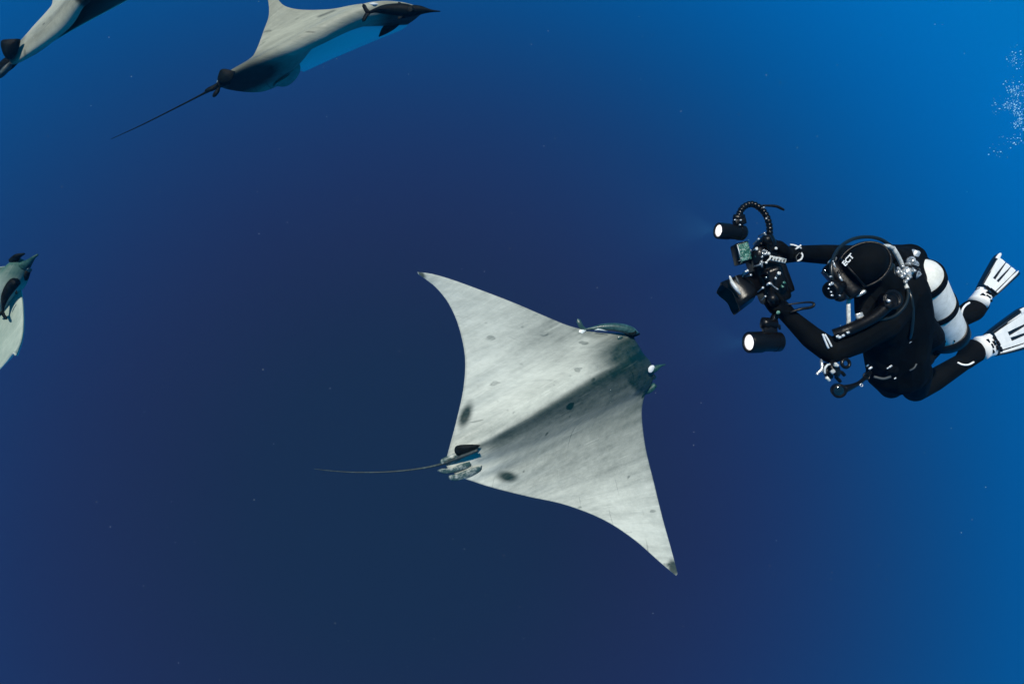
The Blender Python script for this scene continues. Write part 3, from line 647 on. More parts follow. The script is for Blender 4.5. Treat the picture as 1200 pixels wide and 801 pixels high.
# wetsuit prints and trims
def print_on(name, pts, r, mat_='print', par=diver, lab=None):
    b = B(); sweep(b, [P(*p) for p in pts], r, 6, steps=8); return obj(name, b, M[mat_], par, label=lab)
print_on('sleeve_stripe', [(964, 391, 2.375), (967, 399, 2.372), (971, 408, 2.372)], .0042, lab='white stripe printed on the sleeve at the elbow')
print_on('sleeve_stripe', [(966.5, 391.5, 2.376), (971, 399, 2.374), (974.5, 406, 2.374)], .004)
print_on('cuff_print', [(926, 286.5, 2.535), (933, 288, 2.53), (939, 291, 2.53)], .004); print_on('cuff_print', [(932, 292, 2.525), (936, 289.5, 2.525), (938.5, 287, 2.525)], .004)
print_on('cuff_print', [(934, 306, 2.53), (938.5, 304, 2.528), (940.5, 299.5, 2.528), (939, 296, 2.53)], .004); print_on('cuff_print', [(934.5, 307, 2.53), (933, 301, 2.525), (937, 296, 2.525)], .0022, 'greyprint')

# buoyancy vest
b = B()
for pts, rr in (([P(1046, 326, 2.58), P(1053, 348, 2.58), P(1069, 372, 2.64), P(1089, 394, 2.74), P(1098, 402, 2.86)], [.05, .062, .072, .06, .035]),
                ([P(1040, 345, 2.52), P(1050, 366, 2.58), P(1064, 390, 2.70), P(1080, 404, 2.82)], [.05, .07, .075, .05]),
                ([P(1046, 300, 2.60), P(1062, 303, 2.66), P(1076, 310, 2.74)], [.04, .055, .05]),
                ([P(1020, 410, 2.70), P(1040, 425, 2.74), P(1066, 428, 2.78), P(1084, 420, 2.84)], [.035, .06, .06, .04])):
    for (p0, p1), (r0, r1) in zip(zip(pts, pts[1:]), zip(rr, rr[1:])): capsule(b, p0, r0, p1, r1, 14)
vest = thing('buoyancy_vest', P(1060, 380, 2.7), 'black buoyancy vest with straps and clips on the diver\'s torso', 'vest')
vb = obj('bladder', b, M['vest'], vest)
rm = vb.modifiers.new('skin', 'REMESH'); rm.mode = 'VOXEL'; rm.voxel_size = .009; rm.use_smooth_shade = True
sm = vb.modifiers.new('relax', 'SMOOTH'); sm.iterations = 6; sm.factor = .5
for q in ([(1092, 398), (1098, 403), (1096, 412), (1101, 404), (1108, 401), (1106, 392)], [(1108, 385), (1116, 394), (1119, 401), (1114, 398), (1106, 397), (1100, 392)], [(1088, 414), (1094, 417), (1097, 416), (1095, 420), (1090, 421), (1086, 419)]):
    b = B(); plate(b, [P(x, y, 2.86) for x, y in q], -F, .02); obj('flap', b, M['vest'], vest)
b = B(); box(b, P(1008.5, 373.5, 2.40), (D3(-.35, .93, 0), D3(.9, .35, -.2), D3(.2, 0, -1)), (.05, .026, .008), .003); bk = obj('buckle', b, M['silver'], vest)
b = B(); sweep(b, [P(1000, 392, 2.43), P(1007, 377, 2.41), P(1016, 360, 2.43), P(1026, 345, 2.47)], [(.004, .018)] * 4, 8, steps=14, hint=-F); obj('shoulder_strap', b, M['vest'], vest)
b = B(); sweep(b, [P(1024, 441, 2.70), P(1035, 443.5, 2.695), P(1044, 441, 2.70)], [(.003, .006)] * 3, 6, steps=8, hint=-F); obj('waist_strap', b, M['greyprint'], vest)
for x, y, d, r in ((1020, 431, 2.66, .008), (1016.5, 428, 2.67, .006), (1043.5, 429, 2.66, .007), (1040.5, 431, 2.66, .005), (1075.5, 409.5, 2.64, .008), (1068, 394, 2.62, .005), (1079, 394, 2.66, .004), (1071, 419, 2.68, .005), (1049, 443, 2.70, .005), (1066.5, 400, 2.60, .008)):
    b = B(); box(b, P(x, y, d), (D3(.8, .6, 0), D3(-.6, .8, 0), F), (r * 2.2, r * 1.1, r), r * .3); obj('clip', b, M['alu'], vest)
b = B(); sweep(b, [P(1066, 434, 2.66), P(1071, 431, 2.65), P(1074, 426, 2.65)], .004, 6, steps=8); obj('bungee', b, M['greyprint'], vest)
# corrugated inflator hose
b = B(); pts = catmull([tuple(P(977, 392, 2.40)), tuple(P(992, 387, 2.38)), tuple(P(1008, 380, 2.385)), tuple(P(1026, 370, 2.39)), tuple(P(1042, 356, 2.40))], 60)
sweep(b, [tuple(p) for p in pts], [(.021 + .003 * (i % 2), .021 + .003 * (i % 2)) for i in range(60)], 12); inf = obj('inflator_hose', b, M['rubber'], vest)
b = B(); lathe(b, P(1045, 351, 2.40), D3(.1, .15, -1), [(-.03, .036), (.0, .040), (.012, .038), (.014, .028), (.010, .024), (.012, .01)], 28); obj('elbow_valve', b, M['rubber'], vest)
b = B(); sweep(b, [P(1040, 354, 2.375), P(1042, 351, 2.37)], [.006, .008], 8); obj('valve_pin', b, M['alu'], vest)
b = B(); torus(b, P(1045, 351, 2.372), D3(.1, .15, -1), .033, .0024, 28, 6); obj('valve_ring', b, M['blackmetal'], vest)
for x, y, d in ((984, 395, 2.36), (988, 393, 2.36), (993.5, 389.5, 2.358), (981.5, 394, 2.36)):
    b = B(); box(b, P(x, y, d), (D3(.9, .45, 0), D3(-.45, .9, 0), F), (.012, .009, .008), .002); obj('inflator_button', b, M['alu'], inf)

# air tank
tank = thing('scuba_tank', P(1095, 352, 2.78), 'white painted scuba tank held by black bands on the diver\'s back', 'scuba tank')
TT, TB = P(1073, 317, 2.60), P(1108, 391, 2.96)
ad = (TB - TT).normalized(); TL = (TB - TT).length; TR = .092
b = B(); lathe(b, TT, ad, [(-.035, .018), (-.02, .022), (0, .045), (.02, .070), (.045, .086), (.075, TR), (TL - .04, TR), (TL - .03, TR - .001)], 48); obj('cylinder', b, M['tank'], tank)
b = B(); lathe(b, TT + ad * (TL - .05), ad, [(0, TR + .001), (.001, TR + .006), (.07, TR + .006), (.10, TR - .01), (.105, .05)], 40); obj('boot', b, M['rubber'], tank)
for h, nm in ((.080, 'strap'), (.315, 'strap')):
    b = B(); lathe(b, TT + ad * h, ad, [(-.019, TR - .002), (-.019, TR + .005), (.019, TR + .005), (.019, TR - .002)], 48); s_ = autosmooth(obj(nm, b, M['vest'], tank))
b = B(); box(b, P(1098, 315, 2.70), (D3(.7, .7, 0), D3(-.7, .7, -.2), F), (.034, .012, .010), .003); box(b, P(1095.5, 317.5, 2.70), (D3(1, .2, 0), D3(-.2, 1, 0), F), (.022, .016, .014), .004); obj('strap_buckle', b, M['white'], tank)
b = B(); box(b, P(1108, 333, 2.76), (D3(.5, -.85, .2), D3(.85, .5, 0), F), (.055, .018, .014), .004); box(b, P(1111.5, 340, 2.78), (D3(.5, -.85, .2), D3(.85, .5, 0), F), (.018, .015, .014), .004); obj('strap_buckle', b, M['alu'], tank)
b = B(); lathe(b, TT - ad * .03, -ad, [(0, .022), (.02, .022), (.03, .016), (.055, .018), (.06, .01)], 20); vv = obj('valve', b, M['silver'], tank)
b = B(); lathe(b, P(1068, 305, 2.62), D3(.3, .9, -.2), [(0, .012), (.012, .020), (.04, .020), (.045, .015)], 14); obj('valve_knob', b, M['alu'], tank)

# regulator set
reg = thing('scuba_regulator', P(1057, 320, 2.56), 'chrome regulator first stage with black and white hoses looping round the head', 'regulator')
b = B(); lathe(b, P(1062, 319, 2.50), D3(-.9, -.3, -.3), [(-.03, .016), (-.015, .024), (.01, .024), (.014, .017), (.03, .017), (.034, .022), (.046, .022), (.05, .012)], 20); obj('first_stage', b, M['silver'], reg)
b = B(); lathe(b, P(1070, 321, 2.51), D3(.5, .7, -.4), [(-.02, .012), (-.01, .024), (.018, .024), (.022, .014)], 16); obj('yoke', b, M['silver'], reg)
b = B(); torus(b, P(1074, 321, 2.50), D3(.6, -.2, -.7), .020, .007, 20, 8); obj('yoke_screw', b, M['blackmetal'], reg)
for x, y, d in ((1053, 315, 2.49), (1058, 312, 2.49), (1057, 324, 2.475), (1063, 326, 2.48), (1052, 320, 2.48), (1067, 313, 2.49), (1074, 315, 2.49), (1060, 322, 2.47), (1066, 324, 2.48), (1055, 318, 2.475), (1070, 317, 2.475), (1061, 330, 2.47), (1064, 309, 2.5)):
    b = B(); lathe(b, P(x, y, d), D3(random.uniform(-1, 1), random.uniform(-1, 1), -.8), [(-.012, .005), (-.004, .0075), (.008, .0075), (.012, .004)], 6); obj('port_plug', b, M['silver' if random.random() < .7 else 'blackmetal'], reg)
def hose(pts, r, mat_='hose', steps=40):
    b = B(); sweep(b, [P(*p) for p in pts], r, 8, steps=steps); return obj('hose', b, M[mat_], reg)
hose([(977, 334, 2.36), (974.5, 322, 2.35), (975, 307, 2.36), (983, 291, 2.40), (997, 281, 2.44), (1014, 277.5, 2.46), (1031, 280, 2.48), (1046, 290, 2.50), (1053, 303, 2.52), (1056, 316, 2.54)], .0072)
hose([(1027, 293, 2.46), (1034, 289, 2.45), (1041, 288.5, 2.46), (1046, 291, 2.47)], .0085, 'white', 20)
hose([(1046, 290, 2.475), (1051, 298, 2.485), (1055, 306, 2.50), (1059, 316, 2.52)], .0095, 'white', 20)
hose([(1058, 328, 2.50), (1061, 334, 2.48), (1063, 338, 2.47)], .0085, 'white', 12)
hose([(1062, 334, 2.48), (1064, 345, 2.46), (1060, 358, 2.44), (1048, 370, 2.43), (1034, 374, 2.42), (1020, 373.5, 2.41), (1012, 372, 2.405)], .007)
hose([(1063, 336, 2.49), (1068, 350, 2.47), (1069.5, 370, 2.49), (1068, 388, 2.53), (1066, 396, 2.57)], .0068)
hose([(1042, 318, 2.44), (1046, 310, 2.46), (1048, 322, 2.46), (1043, 334, 2.45)], .006)
hose([(995, 345, 2.42), (994.2, 358, 2.41), (994.4, 375, 2.41), (993.8, 392, 2.42)], .0082, 'white', 20)
b = B(); c = P(975.5, 339.5, 2.35); dr = D3(-.75, -.35, -.35)
lathe(b, c, dr, [(-.030, .022), (-.018, .034), (.004, .037), (.014, .034), (.018, .027), (.015, .022), (.020, .010)], 26); s2 = obj('second_stage', b, M['rubber'], reg)
b = B(); sweep(b, [P(983, 342, 2.37), P(986, 348, 2.37), P(980, 349.5, 2.36)], [.014, .018, .010], 10, steps=10); obj('exhaust_tee', b, M['rubber'], s2)
b = B(); sweep(b, [P(980, 336, 2.36), P(988, 334, 2.37)], [.016, .018], 10); obj('mouthpiece', b, M['rubber'], s2)
for x, y, r in ((973.5, 324, .006), (975, 332, .008), (972.5, 333.5, .006), (974, 342, .005), (975, 346, .006), (984, 346, .005), (971, 338, .004)):
    b = B(); ellipsoid(b, P(x, y, 2.315), (R * r, U * r * .8, F * r * .6), 10, 6); obj('chrome_trim', b, M['silver'], s2)
# hanging gauge console
gauge = thing('pressure_gauge', P(983, 457, 2.6), 'black round pressure gauge hanging from a hose below the arm', 'gauge')
b = B(); lathe(b, P(983, 457.5, 2.60), D3(-.15, -.2, -1), [(-.022, .02), (-.018, .029), (.008, .031), (.014, .027), (.012, .022)], 26); obj('dial_case', b, M['rubber'], gauge)
b = B(); lathe(b, P(983, 457.5, 2.587), D3(-.15, -.2, -1), [(0, .021), (.001, .0205)], 22); obj('dial', b, M['glass'], gauge)
b = B(); sweep(b, [P(988, 456, 2.60), P(997, 453, 2.61), P(1005, 449.5, 2.63), P(1011, 445, 2.65), P(1016, 440, 2.67), P(1020, 436, 2.69)], [.020, .013, .0095, .009, .009, .009], 10, steps=24); obj('hose', b, M['rubber'], gauge)
b = B(); torus(b, P(1015.5, 440.5, 2.645), D3(.1, .1, -1), .014, .0036, 20, 8); obj('ring', b, M['blackmetal'], gauge)
b = B(); torus(b, P(1009.5, 451, 2.62), D3(.1, .1, -1), .006, .002, 14, 6); obj('small_ring', b, M['alu'], gauge)
# reel clipped below the elbow
reel = thing('dive_reel', P(975, 433, 2.380), 'small black and silver finger reel dangling under the elbow', 'reel')
rc = P(974, 433, 2.380); rd = D3(.62, .35, -.7)
b = B(); lathe(b, rc, rd, [(-.024, .026), (-.018, .034), (-.010, .034), (-.008, .020), (.008, .020), (.010, .034), (.018, .034), (.024, .024)], 26); obj('spool', b, M['rubber'], reel)
b = B(); pts = [(966.5, 437.5, 2.345), (966.5, 432, 2.340), (969, 428, 2.340), (972.5, 426.5, 2.345)]
sweep(b, [P(*p) for p in pts], .0042, 8, steps=12); obj('rim', b, M['white'], reel)
for pts, r, mt in (([(977.5, 426, 2.340), (982, 428.5, 2.340)], .007, 'white'), ([(980, 425, 2.338), (978, 429, 2.338)], .006, 'white'), ([(974, 436.5, 2.337), (977.5, 434, 2.337)], .0085, 'white'), ([(968, 441.5, 2.350), (972, 446, 2.350)], .0065, 'white'), ([(968, 444, 2.350), (969.5, 442, 2.350)], .005, 'white')):
    b = B(); sweep(b, [P(*p) for p in pts], r, 6); obj('crank_piece', b, M[mt], reel)
b = B(); sweep(b, [P(962, 420.5, 2.360), P(963, 426, 2.355), P(963, 432, 2.350), P(958, 437, 2.350), P(957.5, 438.5, 2.350)], [.0035, .006, .006, .0055, .006], 8, steps=20); obj('snap_hook', b, M['silver'], reel)
b = B(); sweep(b, [P(961, 435, 2.350), P(965, 433, 2.350)], .006, 8); obj('swivel', b, M['silver'], reel)
b = B(); torus(b, P(991, 425.5, 2.380), D3(.1, .1, -1), .016, .0065, 20, 8); obj('handle_ring', b, M['blackmetal'], reel)
for pts in ([(982, 437, 2.390), (986, 436, 2.390), (990, 440, 2.390)], [(979, 441, 2.390), (983, 445, 2.390), (985, 447.5, 2.390)]):
    b = B(); sweep(b, [P(*p) for p in pts], [.006, .007, .006], 8, steps=10); obj('hook', b, M['blackmetal'], reel)

# swim fins
def swim_fin(base, tip, hb, ht, dB, dT_, boot, heel, label, flipd=1):
    bx, by = base; tx, ty = tip
    root = thing('swim_fin', P(bx, by, dB), label, 'fin', 'white fins on the diver\'s feet')
    a = Vector((tx - bx, ty - by)).normalized(); pr = Vector((-a.y, a.x))           # image perpendicular (towards the lower side)
    if pr.y < 0: pr = -pr
    def Q(t, v, lift=0.0):
        x, y, d = bx + (tx - bx) * t, by + (ty - by) * t, dB + (dT_ - dB) * t; h = hb + (ht - hb) * min(max(t, 0) * 1.15, 1) ** .8
        d += .035 * math.sin(v * 1.2) * t
        return P(x + pr.x * h * v, y + pr.y * h * v, d) + N_ * lift
    e1 = P(tx, ty, dT_) - P(bx, by, dB); e2 = P(bx + pr.x * 10, by + pr.y * 10, dB) - P(bx, by, dB); N_ = e1.cross(e2).normalized()
    if N_.dot(F) > 0: N_ = -N_
    def strip(nm, v0, v1, t0, t1, mt, lift, th, taper=0.0, endround=0.0):
        b = B(); n = 16; rows_ = []
        for i in range(n + 1):
            t = t0 + (t1 - t0) * i / n; u = i / n
            k = 1 - taper * (1 - u) if taper >= 0 else 1 + taper * u
            vc, hw = (v0 + v1) / 2, (v1 - v0) / 2 * k * (math.sqrt(max(0.02, 1 - max(0, (u - (1 - endround)) / max(endround, 1e-6)) ** 2)) if endround else 1)
            rows_.append([b.verts.new(Q(t, vc - hw, lift)), b.verts.new(Q(t, vc, lift + th * .25)), b.verts.new(Q(t, vc + hw, lift)), b.verts.new(Q(t, vc + hw, lift - th)), b.verts.new(Q(t, vc - hw, lift - th))])
        for r0, r1 in zip(rows_, rows_[1:]):
            for j in range(5): b.faces.new((r0[j], r0[(j + 1) % 5], r1[(j + 1) % 5], r1[j]))
        b.faces.new(rows_[0][::-1]); b.faces.new(rows_[-1]); bmesh.ops.recalc_face_normals(b, faces=b.faces[:])
        return autosmooth(obj(nm, b, M[mt], root), 40)
    strip('blade', -.92, .92, .0, .97, 'rubber', 0, .006)
    strip('panel', -.70, -.22, .10, .965, 'finwhite', .006, .004, .35)
    strip('panel', -.15, .22, .36, .965, 'finwhite', .006, .004, .75)
    strip('panel', .28, .66, .05, .96, 'finwhite', .007, .004, .3)
    strip('panel', -.52, .42, .02, .42, 'finwhite', .0055, .004, .25)
    strip('rail', -1.0, -.80, -.02, .99, 'rubber', .012, .022); strip('rail', .84, 1.0, -.02, .93, 'rubber', .012, .022)
    strip('rail_tip', -.99, -.78, .84, 1.02, 'finwhite', .017, .008, .0, .3); strip('rail_edge', .68, .90, .04, .97, 'finwhite', .012, .006, .3, .3)
    strip('rail_edge', -.80, -.68, .50, .98, 'finwhite', .010, .004, .8, .3)
    strip('crossbar', -.95, .95, -.06, .10, 'rubber', .012, .02)
    # white foot pocket
    b = B(); cx, cy = boot; w2 = Vector((bx - cx, by - cy))
    c0 = P(cx + w2.x * .42, cy + w2.y * .42, dB - .03); c1 = P(bx, by, dB - .01); s2_ = e2.normalized()
    sweep(b, [c0, c0 + (c1 - c0) * .5, c1], [(m(hb * .98, dB), .050), (m(hb * .90, dB), .046), (m(hb * .95, dB), .030)], 20, hint=s2_, steps=12); pk = obj('foot_pocket', b, M['finwhite'], root)
    for t, v in ((.12, -.55), (.15, .0), (.10, .5), (.42, -.2), (.55, .35), (.75, -.05), (.85, .6), (.8, -.6)):
        b = B(); c = c0 + (c1 - c0) * t + s2_ * m(hb, dB) * v * .8 + N_ * .046 * math.sqrt(max(.1, 1 - (v * .85) ** 2))
        box(b, c, (s2_, e1.normalized(), N_), (.026, .014, .012), .003); obj('vent', b, M['rubber'], pk)
    b = B(); sweep(b, [P(*p) for p in heel], .005, 8, steps=16); obj('heel_strap', b, M['finwhite'], root)
    return root
swim_fin((1154, 343), (1181, 309), 10.5, 17.5, 3.07, 3.32, (1140, 364), [(1126.5, 371, 3.0), (1127.5, 363.5, 2.99), (1131, 358, 2.99), (1136, 354.5, 3.0)], 'white and black swim fin on the diver\'s far foot, pointing up past the tank')
swim_fin((1162, 403.5), (1209, 381), 14.5, 24, 3.28, 3.50, (1140, 411), [(1122, 424.5, 3.22), (1128, 427, 3.21), (1135, 427, 3.21), (1141, 424, 3.22)], 'white and black swim fin on the foot of the bent near leg')

# ------------------------------------------------------------------ camera rig
rig = thing('underwater_camera', P(902, 330, 2.5), 'bulky black underwater camera housing with hood, two lit lamps and grips held by the diver', 'camera')
OA = D3(-.93, -.36, .12); WA = D3(-.14, 1, -.1); WA = (WA - OA * WA.dot(OA)).normalized(); NA = OA.cross(WA).normalized()
if NA.dot(F) > 0: NA = -NA
HC = P(900, 326, 2.53)
b = B(); box(b, HC, (OA, WA, NA), (.105, .215, .13), .028, 3); box(b, HC + NA * .065 - WA * .01, (OA, WA, NA), (.075, .11, .05), .018, 3); box(b, HC - OA * .05, (OA, WA, NA), (.05, .17, .10), .018, 2)
hs = obj('housing', b, M['blackmetal'], rig)
for g0, g1 in ((GU0, GU1), (GL0, GL1)):
    a = (g1 - g0).normalized(); b = B(); sweep(b, [g0 - a * .02, g0, mean(g0, g1), g1, g1 + a * .02], [.014, .019, .021, .019, .013], 14, steps=16); gp = obj('grip', b, M['rubber'], rig)
    for e_ in (g0, g1):
        b = B(); capsule(b, e_, .012, e_ + (HC - e_) * .7, .012, 10); obj('bracket', b, M['blackmetal'], gp)
# port and hood
pc = P(878, 335, 2.52)
b = B(); lathe(b, HC, OA, [(.04, .050), (.085, .050), (.09, .056), (.11, .056), (.118, .050)], 32); obj('port', b, M['blackmetal'], rig)
b = B(); hd = D3(-.80, -.46, -.05); hx, hy, hd = frame(hd, D3(.45, -.8, -.35)); H0c = P(877, 336, 2.50); rings = []
prof = [(0, .056), (.020, .068), (.095, .078), (.096, .073), (.030, .060), (.004, .040)]
for h, r in prof:
    rg = []
    for k in range(32):
        t = 2 * math.pi * k / 32; sq = 1 / max(abs(math.cos(t)), abs(math.sin(t))) ** .72; notch = 0.006 * math.cos(4 * t) * (h > .05)
        rg.append(b.verts.new(H0c + hd * (h - notch) + (hx * math.cos(t) + hy * math.sin(t) * .85) * r * sq * .86))
    rings.append(rg)
for r0, r1 in zip(rings, rings[1:]):
    for k in range(32): b.faces.new((r0[k], r0[(k + 1) % 32], r1[(k + 1) % 32], r1[k]))
bmesh.ops.recalc_face_normals(b, faces=b.faces[:]); obj('lens_hood', b, M['blackmetal'], rig)
b = B(); ellipsoid(b, H0c + hd * .012, (hx * .046, hy * .042, hd * .034), 24, 14); obj('dome', b, M['glass'], rig)
b = B(); sweep(b, [P(855, 323, 2.43), P(858, 331, 2.415), P(863, 338, 2.405), P(867.5, 344.5, 2.41)], [.003, .007, .0075, .003], 8, steps=14); obj('hood_edge', b, M['white'], rig, label='edge of the lens hood with its bright highlight laid on in white')  # white strip carries the highlight along the hood's edge
b = B(); sweep(b, [P(862, 323, 2.42), P(864, 328, 2.41), P(866, 333, 2.41)], [.002, .004, .002], 6, steps=10); obj('hood_edge', b, M['greyprint'], rig)
# monitor
mcn = P(868.5, 297, 2.47); b = B(); mx_, my_, mz_ = D3(.95, .25, -.1), D3(-.25, .95, -.1), D3(.1, .1, -1)
box(b, mcn, (mx_, my_, mz_), (.054, .084, .05), .008, 2); mon = obj('monitor', b, M['blackmetal'], rig)
b = B(); box(b, mcn + mz_ * .027, (mx_, my_, mz_), (.044, .070, .006), .002); obj('screen', b, M['green'], mon)
for k in range(26):
    u_, v_ = random.uniform(-.5, .5), random.uniform(-.5, .5); b = B(); c = mcn + mx_ * u_ * .052 + my_ * v_ * .085 + mz_ * .031
    box(b, c, (D3(random.uniform(-1, 1), random.uniform(-1, 1), 0), D3(random.uniform(-1, 1), random.uniform(-1, 1), -.3), mz_), (random.uniform(.003, .011), .003, .003), .0008, 1); obj('screw', b, M['silver' if k % 3 else 'green'], mon)
b = B(); sweep(b, [P(864, 287, 2.435), P(866, 294, 2.43), P(867, 301, 2.435)], .0022, 6); obj('bright_edge', b, M['white'], mon)
b = B(); sweep(b, [P(874, 303, 2.49), P(884, 308, 2.50), P(892, 312, 2.50)], .012, 8); obj('monitor_arm', b, M['blackmetal'], rig)
# knobs, levers, plates
b = B(); box(b, P(912, 304, 2.425), (D3(.97, -.2, 0), D3(.2, .97, -.2), D3(0, .2, -1)), (.062, .018, .006), .002); lp = obj('name_plate', b, M['white'], rig, label='white plate with dark marks')
for k in range(5):
    b = B(); box(b, P(904.5 + 3.6 * k, 302.6 + .7 * k + (k % 2) * .9, 2.4205), (D3(.97, -.2, 0), D3(.2, .97, -.2), F), (.005, .009 - .002 * (k % 2), .002), 0); obj('mark', b, M['blackmetal'], lp)
knobs = [(887, 291.5, .009, 'white'), (895, 294, .008, 'silver'), (897, 297.5, .007, 'silver'), (901, 297, .008, 'white'), (909.5, 291, .007, 'white'), (893, 301, .005, 'silver'), (898, 307.5, .006, 'white'), (891, 310, .006, 'silver'),
         (913, 320, .009, 'white'), (900.5, 320, .012, 'blackmetal'), (904, 332, .010, 'blackmetal'), (909, 326, .006, 'alu'), (898, 325, .004, 'alu'), (905, 342, .005, 'alu'), (897, 347, .005, 'silver'), (906, 352, .005, 'white'),
         (896, 273, .005, 'silver'), (889, 280, .005, 'alu'), (876, 317, .006, 'white'), (880, 322, .006, 'silver'), (874, 318, .005, 'white'), (917, 335, .008, 'green'), (919, 331, .007, 'green'), (914, 352, .009, 'green'), (912, 366, .009, 'green'), (894, 337, .006, 'alu'), (886, 300, .006, 'green'), (892, 285, .006, 'blackmetal')]
for x, y, r, mt in knobs:
    b = B(); lathe(b, P(x, y, 2.415 + random.uniform(-.01, .02)), D3(random.uniform(-.4, .4), random.uniform(-.2, .5), -1), [(-.04, r * .5), (-.006, r * .6), (-.003, r * .85), (.002, r * .85), (.003, r * .5)], 7); obj('knob', b, M[mt], rig)
b = B(); sweep(b, [P(898.5, 334, 2.41), P(902, 332, 2.40), P(906, 335, 2.405), P(911.5, 339, 2.41)], [.004, .006, .0028, .004], 8, steps=14); obj('lever', b, M['silver'], rig)
b = B(); sweep(b, [P(892, 303, 2.43), P(892.5, 308, 2.425), P(893, 313, 2.43)], .004, 8); sweep(b, [P(890, 308, 2.427), P(896, 307, 2.427)], .0035, 8); obj('lever', b, M['silver'], rig)
b = B(); torus(b, P(896, 296, 2.42), D3(.1, .3, -1), .010, .0035, 16, 6); obj('ring', b, M['silver'], rig)
b = B(); sweep(b, [P(899, 306, 2.42), P(902, 303, 2.42), P(903, 299, 2.42)], .0035, 6, steps=8); obj('lever', b, M['white'], rig)
# lanyards
b = B(); sweep(b, [P(922, 357, 2.43), P(936, 355, 2.42), P(950, 354, 2.42), P(954, 356.5, 2.42), P(950, 360, 2.42), P(938, 362, 2.42), P(926, 366, 2.43)], [.0035, .0035, .004, .005, .006, .006, .005], 8, steps=36); obj('lanyard', b, M['rubber'], rig)
b = B(); sweep(b, [P(888, 241.5, 2.45), P(897, 240.8, 2.45), P(909, 241.5, 2.45), P(915, 244, 2.45), P(919, 246, 2.45)], [.004, .0045, .0055, .0055, .004], 8, steps=24); obj('cable', b, M['rubber'], rig)
# flexible arms of ball segments
def flex(pts, r, nb, name='flex_arm'):
    b = B(); q = catmull([tuple(P(*p)) for p in pts], nb)
    for i in range(nb):
        a = Vector(q[min(i + 1, nb - 1)]) - Vector(q[max(i - 1, 0)]); lathe(b, q[i], a, [(-.011, r * .55), (-.006, r * .95), (0, r * 1.1), (.006, r * .95), (.011, r * .55)], 12)
    return obj(name, b, M['blackmetal'], rig)
flex([(901, 281, 2.46), (902, 268, 2.46), (899, 255, 2.46), (892, 245, 2.45), (881, 239, 2.44), (871, 243, 2.43), (866, 252, 2.43), (866, 258, 2.43)], .0125, 22)
b = B(); sweep(b, [P(896, 296, 2.49), P(899, 285, 2.47), P(901, 274, 2.46)], [.052, .040, .016], 16, steps=14); obj('arm_mount', b, M['blackmetal'], rig)
b = B(); sweep(b, [P(890, 290, 2.45), P(889, 300, 2.45), P(890, 314, 2.47)], [.022, .03, .025], 12, steps=10); obj('arm_clamp', b, M['blackmetal'], rig)
b = B(); box(b, P(866.5, 260, 2.43), (D3(1, .2, 0), D3(-.2, 1, 0), F), (.048, .026, .03), .006); lathe(b, P(866, 255, 2.43), D3(1, 0, 0), [(-.022, .010), (-.02, .014), (.02, .014), (.022, .010)], 14); obj('lamp_bracket', b, M['blackmetal'], rig)
b = B(); lathe(b, P(907, 373, 2.46), D3(-.4, -.9, 0), [(-.02, .012), (-.01, .015), (.02, .015), (.025, .010)], 12); lathe(b, P(901, 379, 2.45), D3(1, -.1, -.2), [(-.032, .014), (-.028, .024), (.0, .024), (.004, .018), (.03, .020), (.034, .012)], 14); box(b, P(902, 386, 2.45), (R, U, F), (.055, .035, .025), .005)
sweep(b, [P(908, 379, 2.45), P(913, 382, 2.45), P(914, 386, 2.45)], [.007, .007, .004], 8); obj('lamp_bracket', b, M['blackmetal'], rig)
for x, y in ((861.5, 257.5), (868, 258), (867, 263.5), (898, 256), (895, 243), (897, 275)):
    b = B(); ellipsoid(b, P(x, y, 2.405), (R * .005, U * .004, F * .004), 8, 6); obj('screw', b, M['silver'], rig)
def lamp(c, d, L_, r, energy):
    b = B(); c = Vector(c); d = Vector(d).normalized()
    lathe(b, c, d, [(-L_ / 2, r * .75), (-L_ / 2 + .008, r * .93), (-L_ / 2 + .03, r * .95), (-L_ / 2 + .031, r * .90), (L_ * .1, r * .90), (L_ * .1 + .002, r), (L_ / 2 - .004, r), (L_ / 2, r * .96), (L_ / 2, r * .76), (L_ / 2 - .006, r * .72)], 36)
    o = autosmooth(obj('lamp', b, M['blackmetal'], rig), 30)
    b = B(); lathe(b, c + d * (L_ / 2 - .0075), d, [(0, r * .72), (.003, r * .71), (.006, r * .5), (.007, r * .2)], 30); obj('lens', b, M['lit'], o, label='glowing white lens of the lamp')
    ld = bpy.data.lights.new('lamp_light', 'SPOT'); ld.energy = energy; ld.spot_size = math.radians(70); ld.spot_blend = .7; ld.shadow_soft_size = .02; ld.color = (1, .93, .85)
    lo = bpy.data.objects.new('lamp_light', ld); COL.objects.link(lo); lo.parent = o; lo.location = c + d * (L_ / 2 + .012) - WLOC[o.name]; lo.rotation_euler = d.to_track_quat('-Z', 'Y').to_euler()
    return o
lamp(P(857, 271.5, 2.43), D3(-.94, .02, -.30), .125, .0325, 70)
lamp(P(896, 400.5, 2.44), D3(-.95, -.02, -.26), .150, .043, 50)
for x, y in ((906, 399), (910, 398)):
    pass

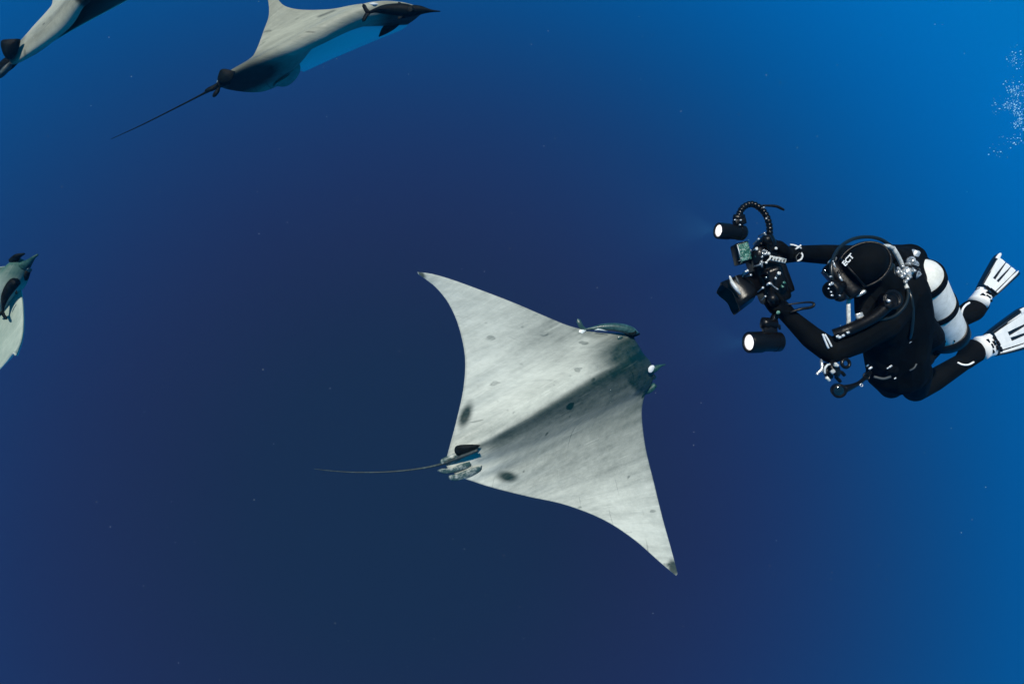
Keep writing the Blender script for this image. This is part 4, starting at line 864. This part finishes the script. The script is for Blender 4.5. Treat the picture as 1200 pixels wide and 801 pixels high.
# ------------------------------------------------------------------ bubbles and drifting specks
b = B()
cl = [(1190, 70, 9, 9, 22), (1189, 105, 11, 9, 34), (1186, 124, 12, 7, 44), (1194, 140, 7, 12, 40), (1188, 165, 12, 8, 14), (1166, 178, 10, 8, 4), (1215, 120, 14, 40, 120), (1165, 125, 4, 10, 5)]
for x, y, sx, sy, n in cl:
    for _ in range(n * 3):
        d = random.uniform(3.6, 4.6); r = random.choice((.0012, .0012, .0016, .002, .002, .0028, .0045))
        c = P(random.gauss(x, sx * .6), random.gauss(y, sy * .6), d); bmesh.ops.create_icosphere(b, subdivisions=1, radius=r * d / 4, matrix=Matrix.Translation(c))
tag(obj('bubbles', b, M['bubble'], origin=P(1190, 120, 4.1)), 'cloud of tiny rising air bubbles', 'bubbles', kind='stuff')
b = B()
for _ in range(170):
    d = random.uniform(1.6, 6.5); c = P(random.uniform(-60, 1260), random.uniform(-60, 860), d); bmesh.ops.create_icosphere(b, subdivisions=1, radius=random.choice((.0007, .0009, .0012, .0016)) * d / 3, matrix=Matrix.Translation(c))
tag(obj('drifting_specks', b, M['fishpale'], origin=P(600, 400, 4)), 'pale specks of plankton drifting in the blue water', 'plankton', kind='stuff')

# ------------------------------------------------------------------ the water between camera and things
b = B(); box(b, (0, 3.2, -4.0), (Vector((1, 0, 0)), Vector((0, 1, 0)), Vector((0, 0, 1))), (16, 13, 10), 0)
hz = tag(obj('haze', b, None, smooth=False, origin=(0, 3.2, -4.0)), 'clear blue water filling the whole scene', 'water', kind='stuff')
hm = bpy.data.materials.new('water_volume'); hm.use_nodes = True; hm.node_tree.nodes.clear()
ho = hm.node_tree.nodes.new('ShaderNodeOutputMaterial'); pv = hm.node_tree.nodes.new('ShaderNodeVolumePrincipled')
pv.inputs['Color'].default_value = (.08, .45, .85, 1); pv.inputs['Density'].default_value = .0035; pv.inputs['Anisotropy'].default_value = .3
hm.node_tree.links.new(pv.outputs[0], ho.inputs['Volume']); hz.data.materials.clear(); hz.data.materials.append(hm)
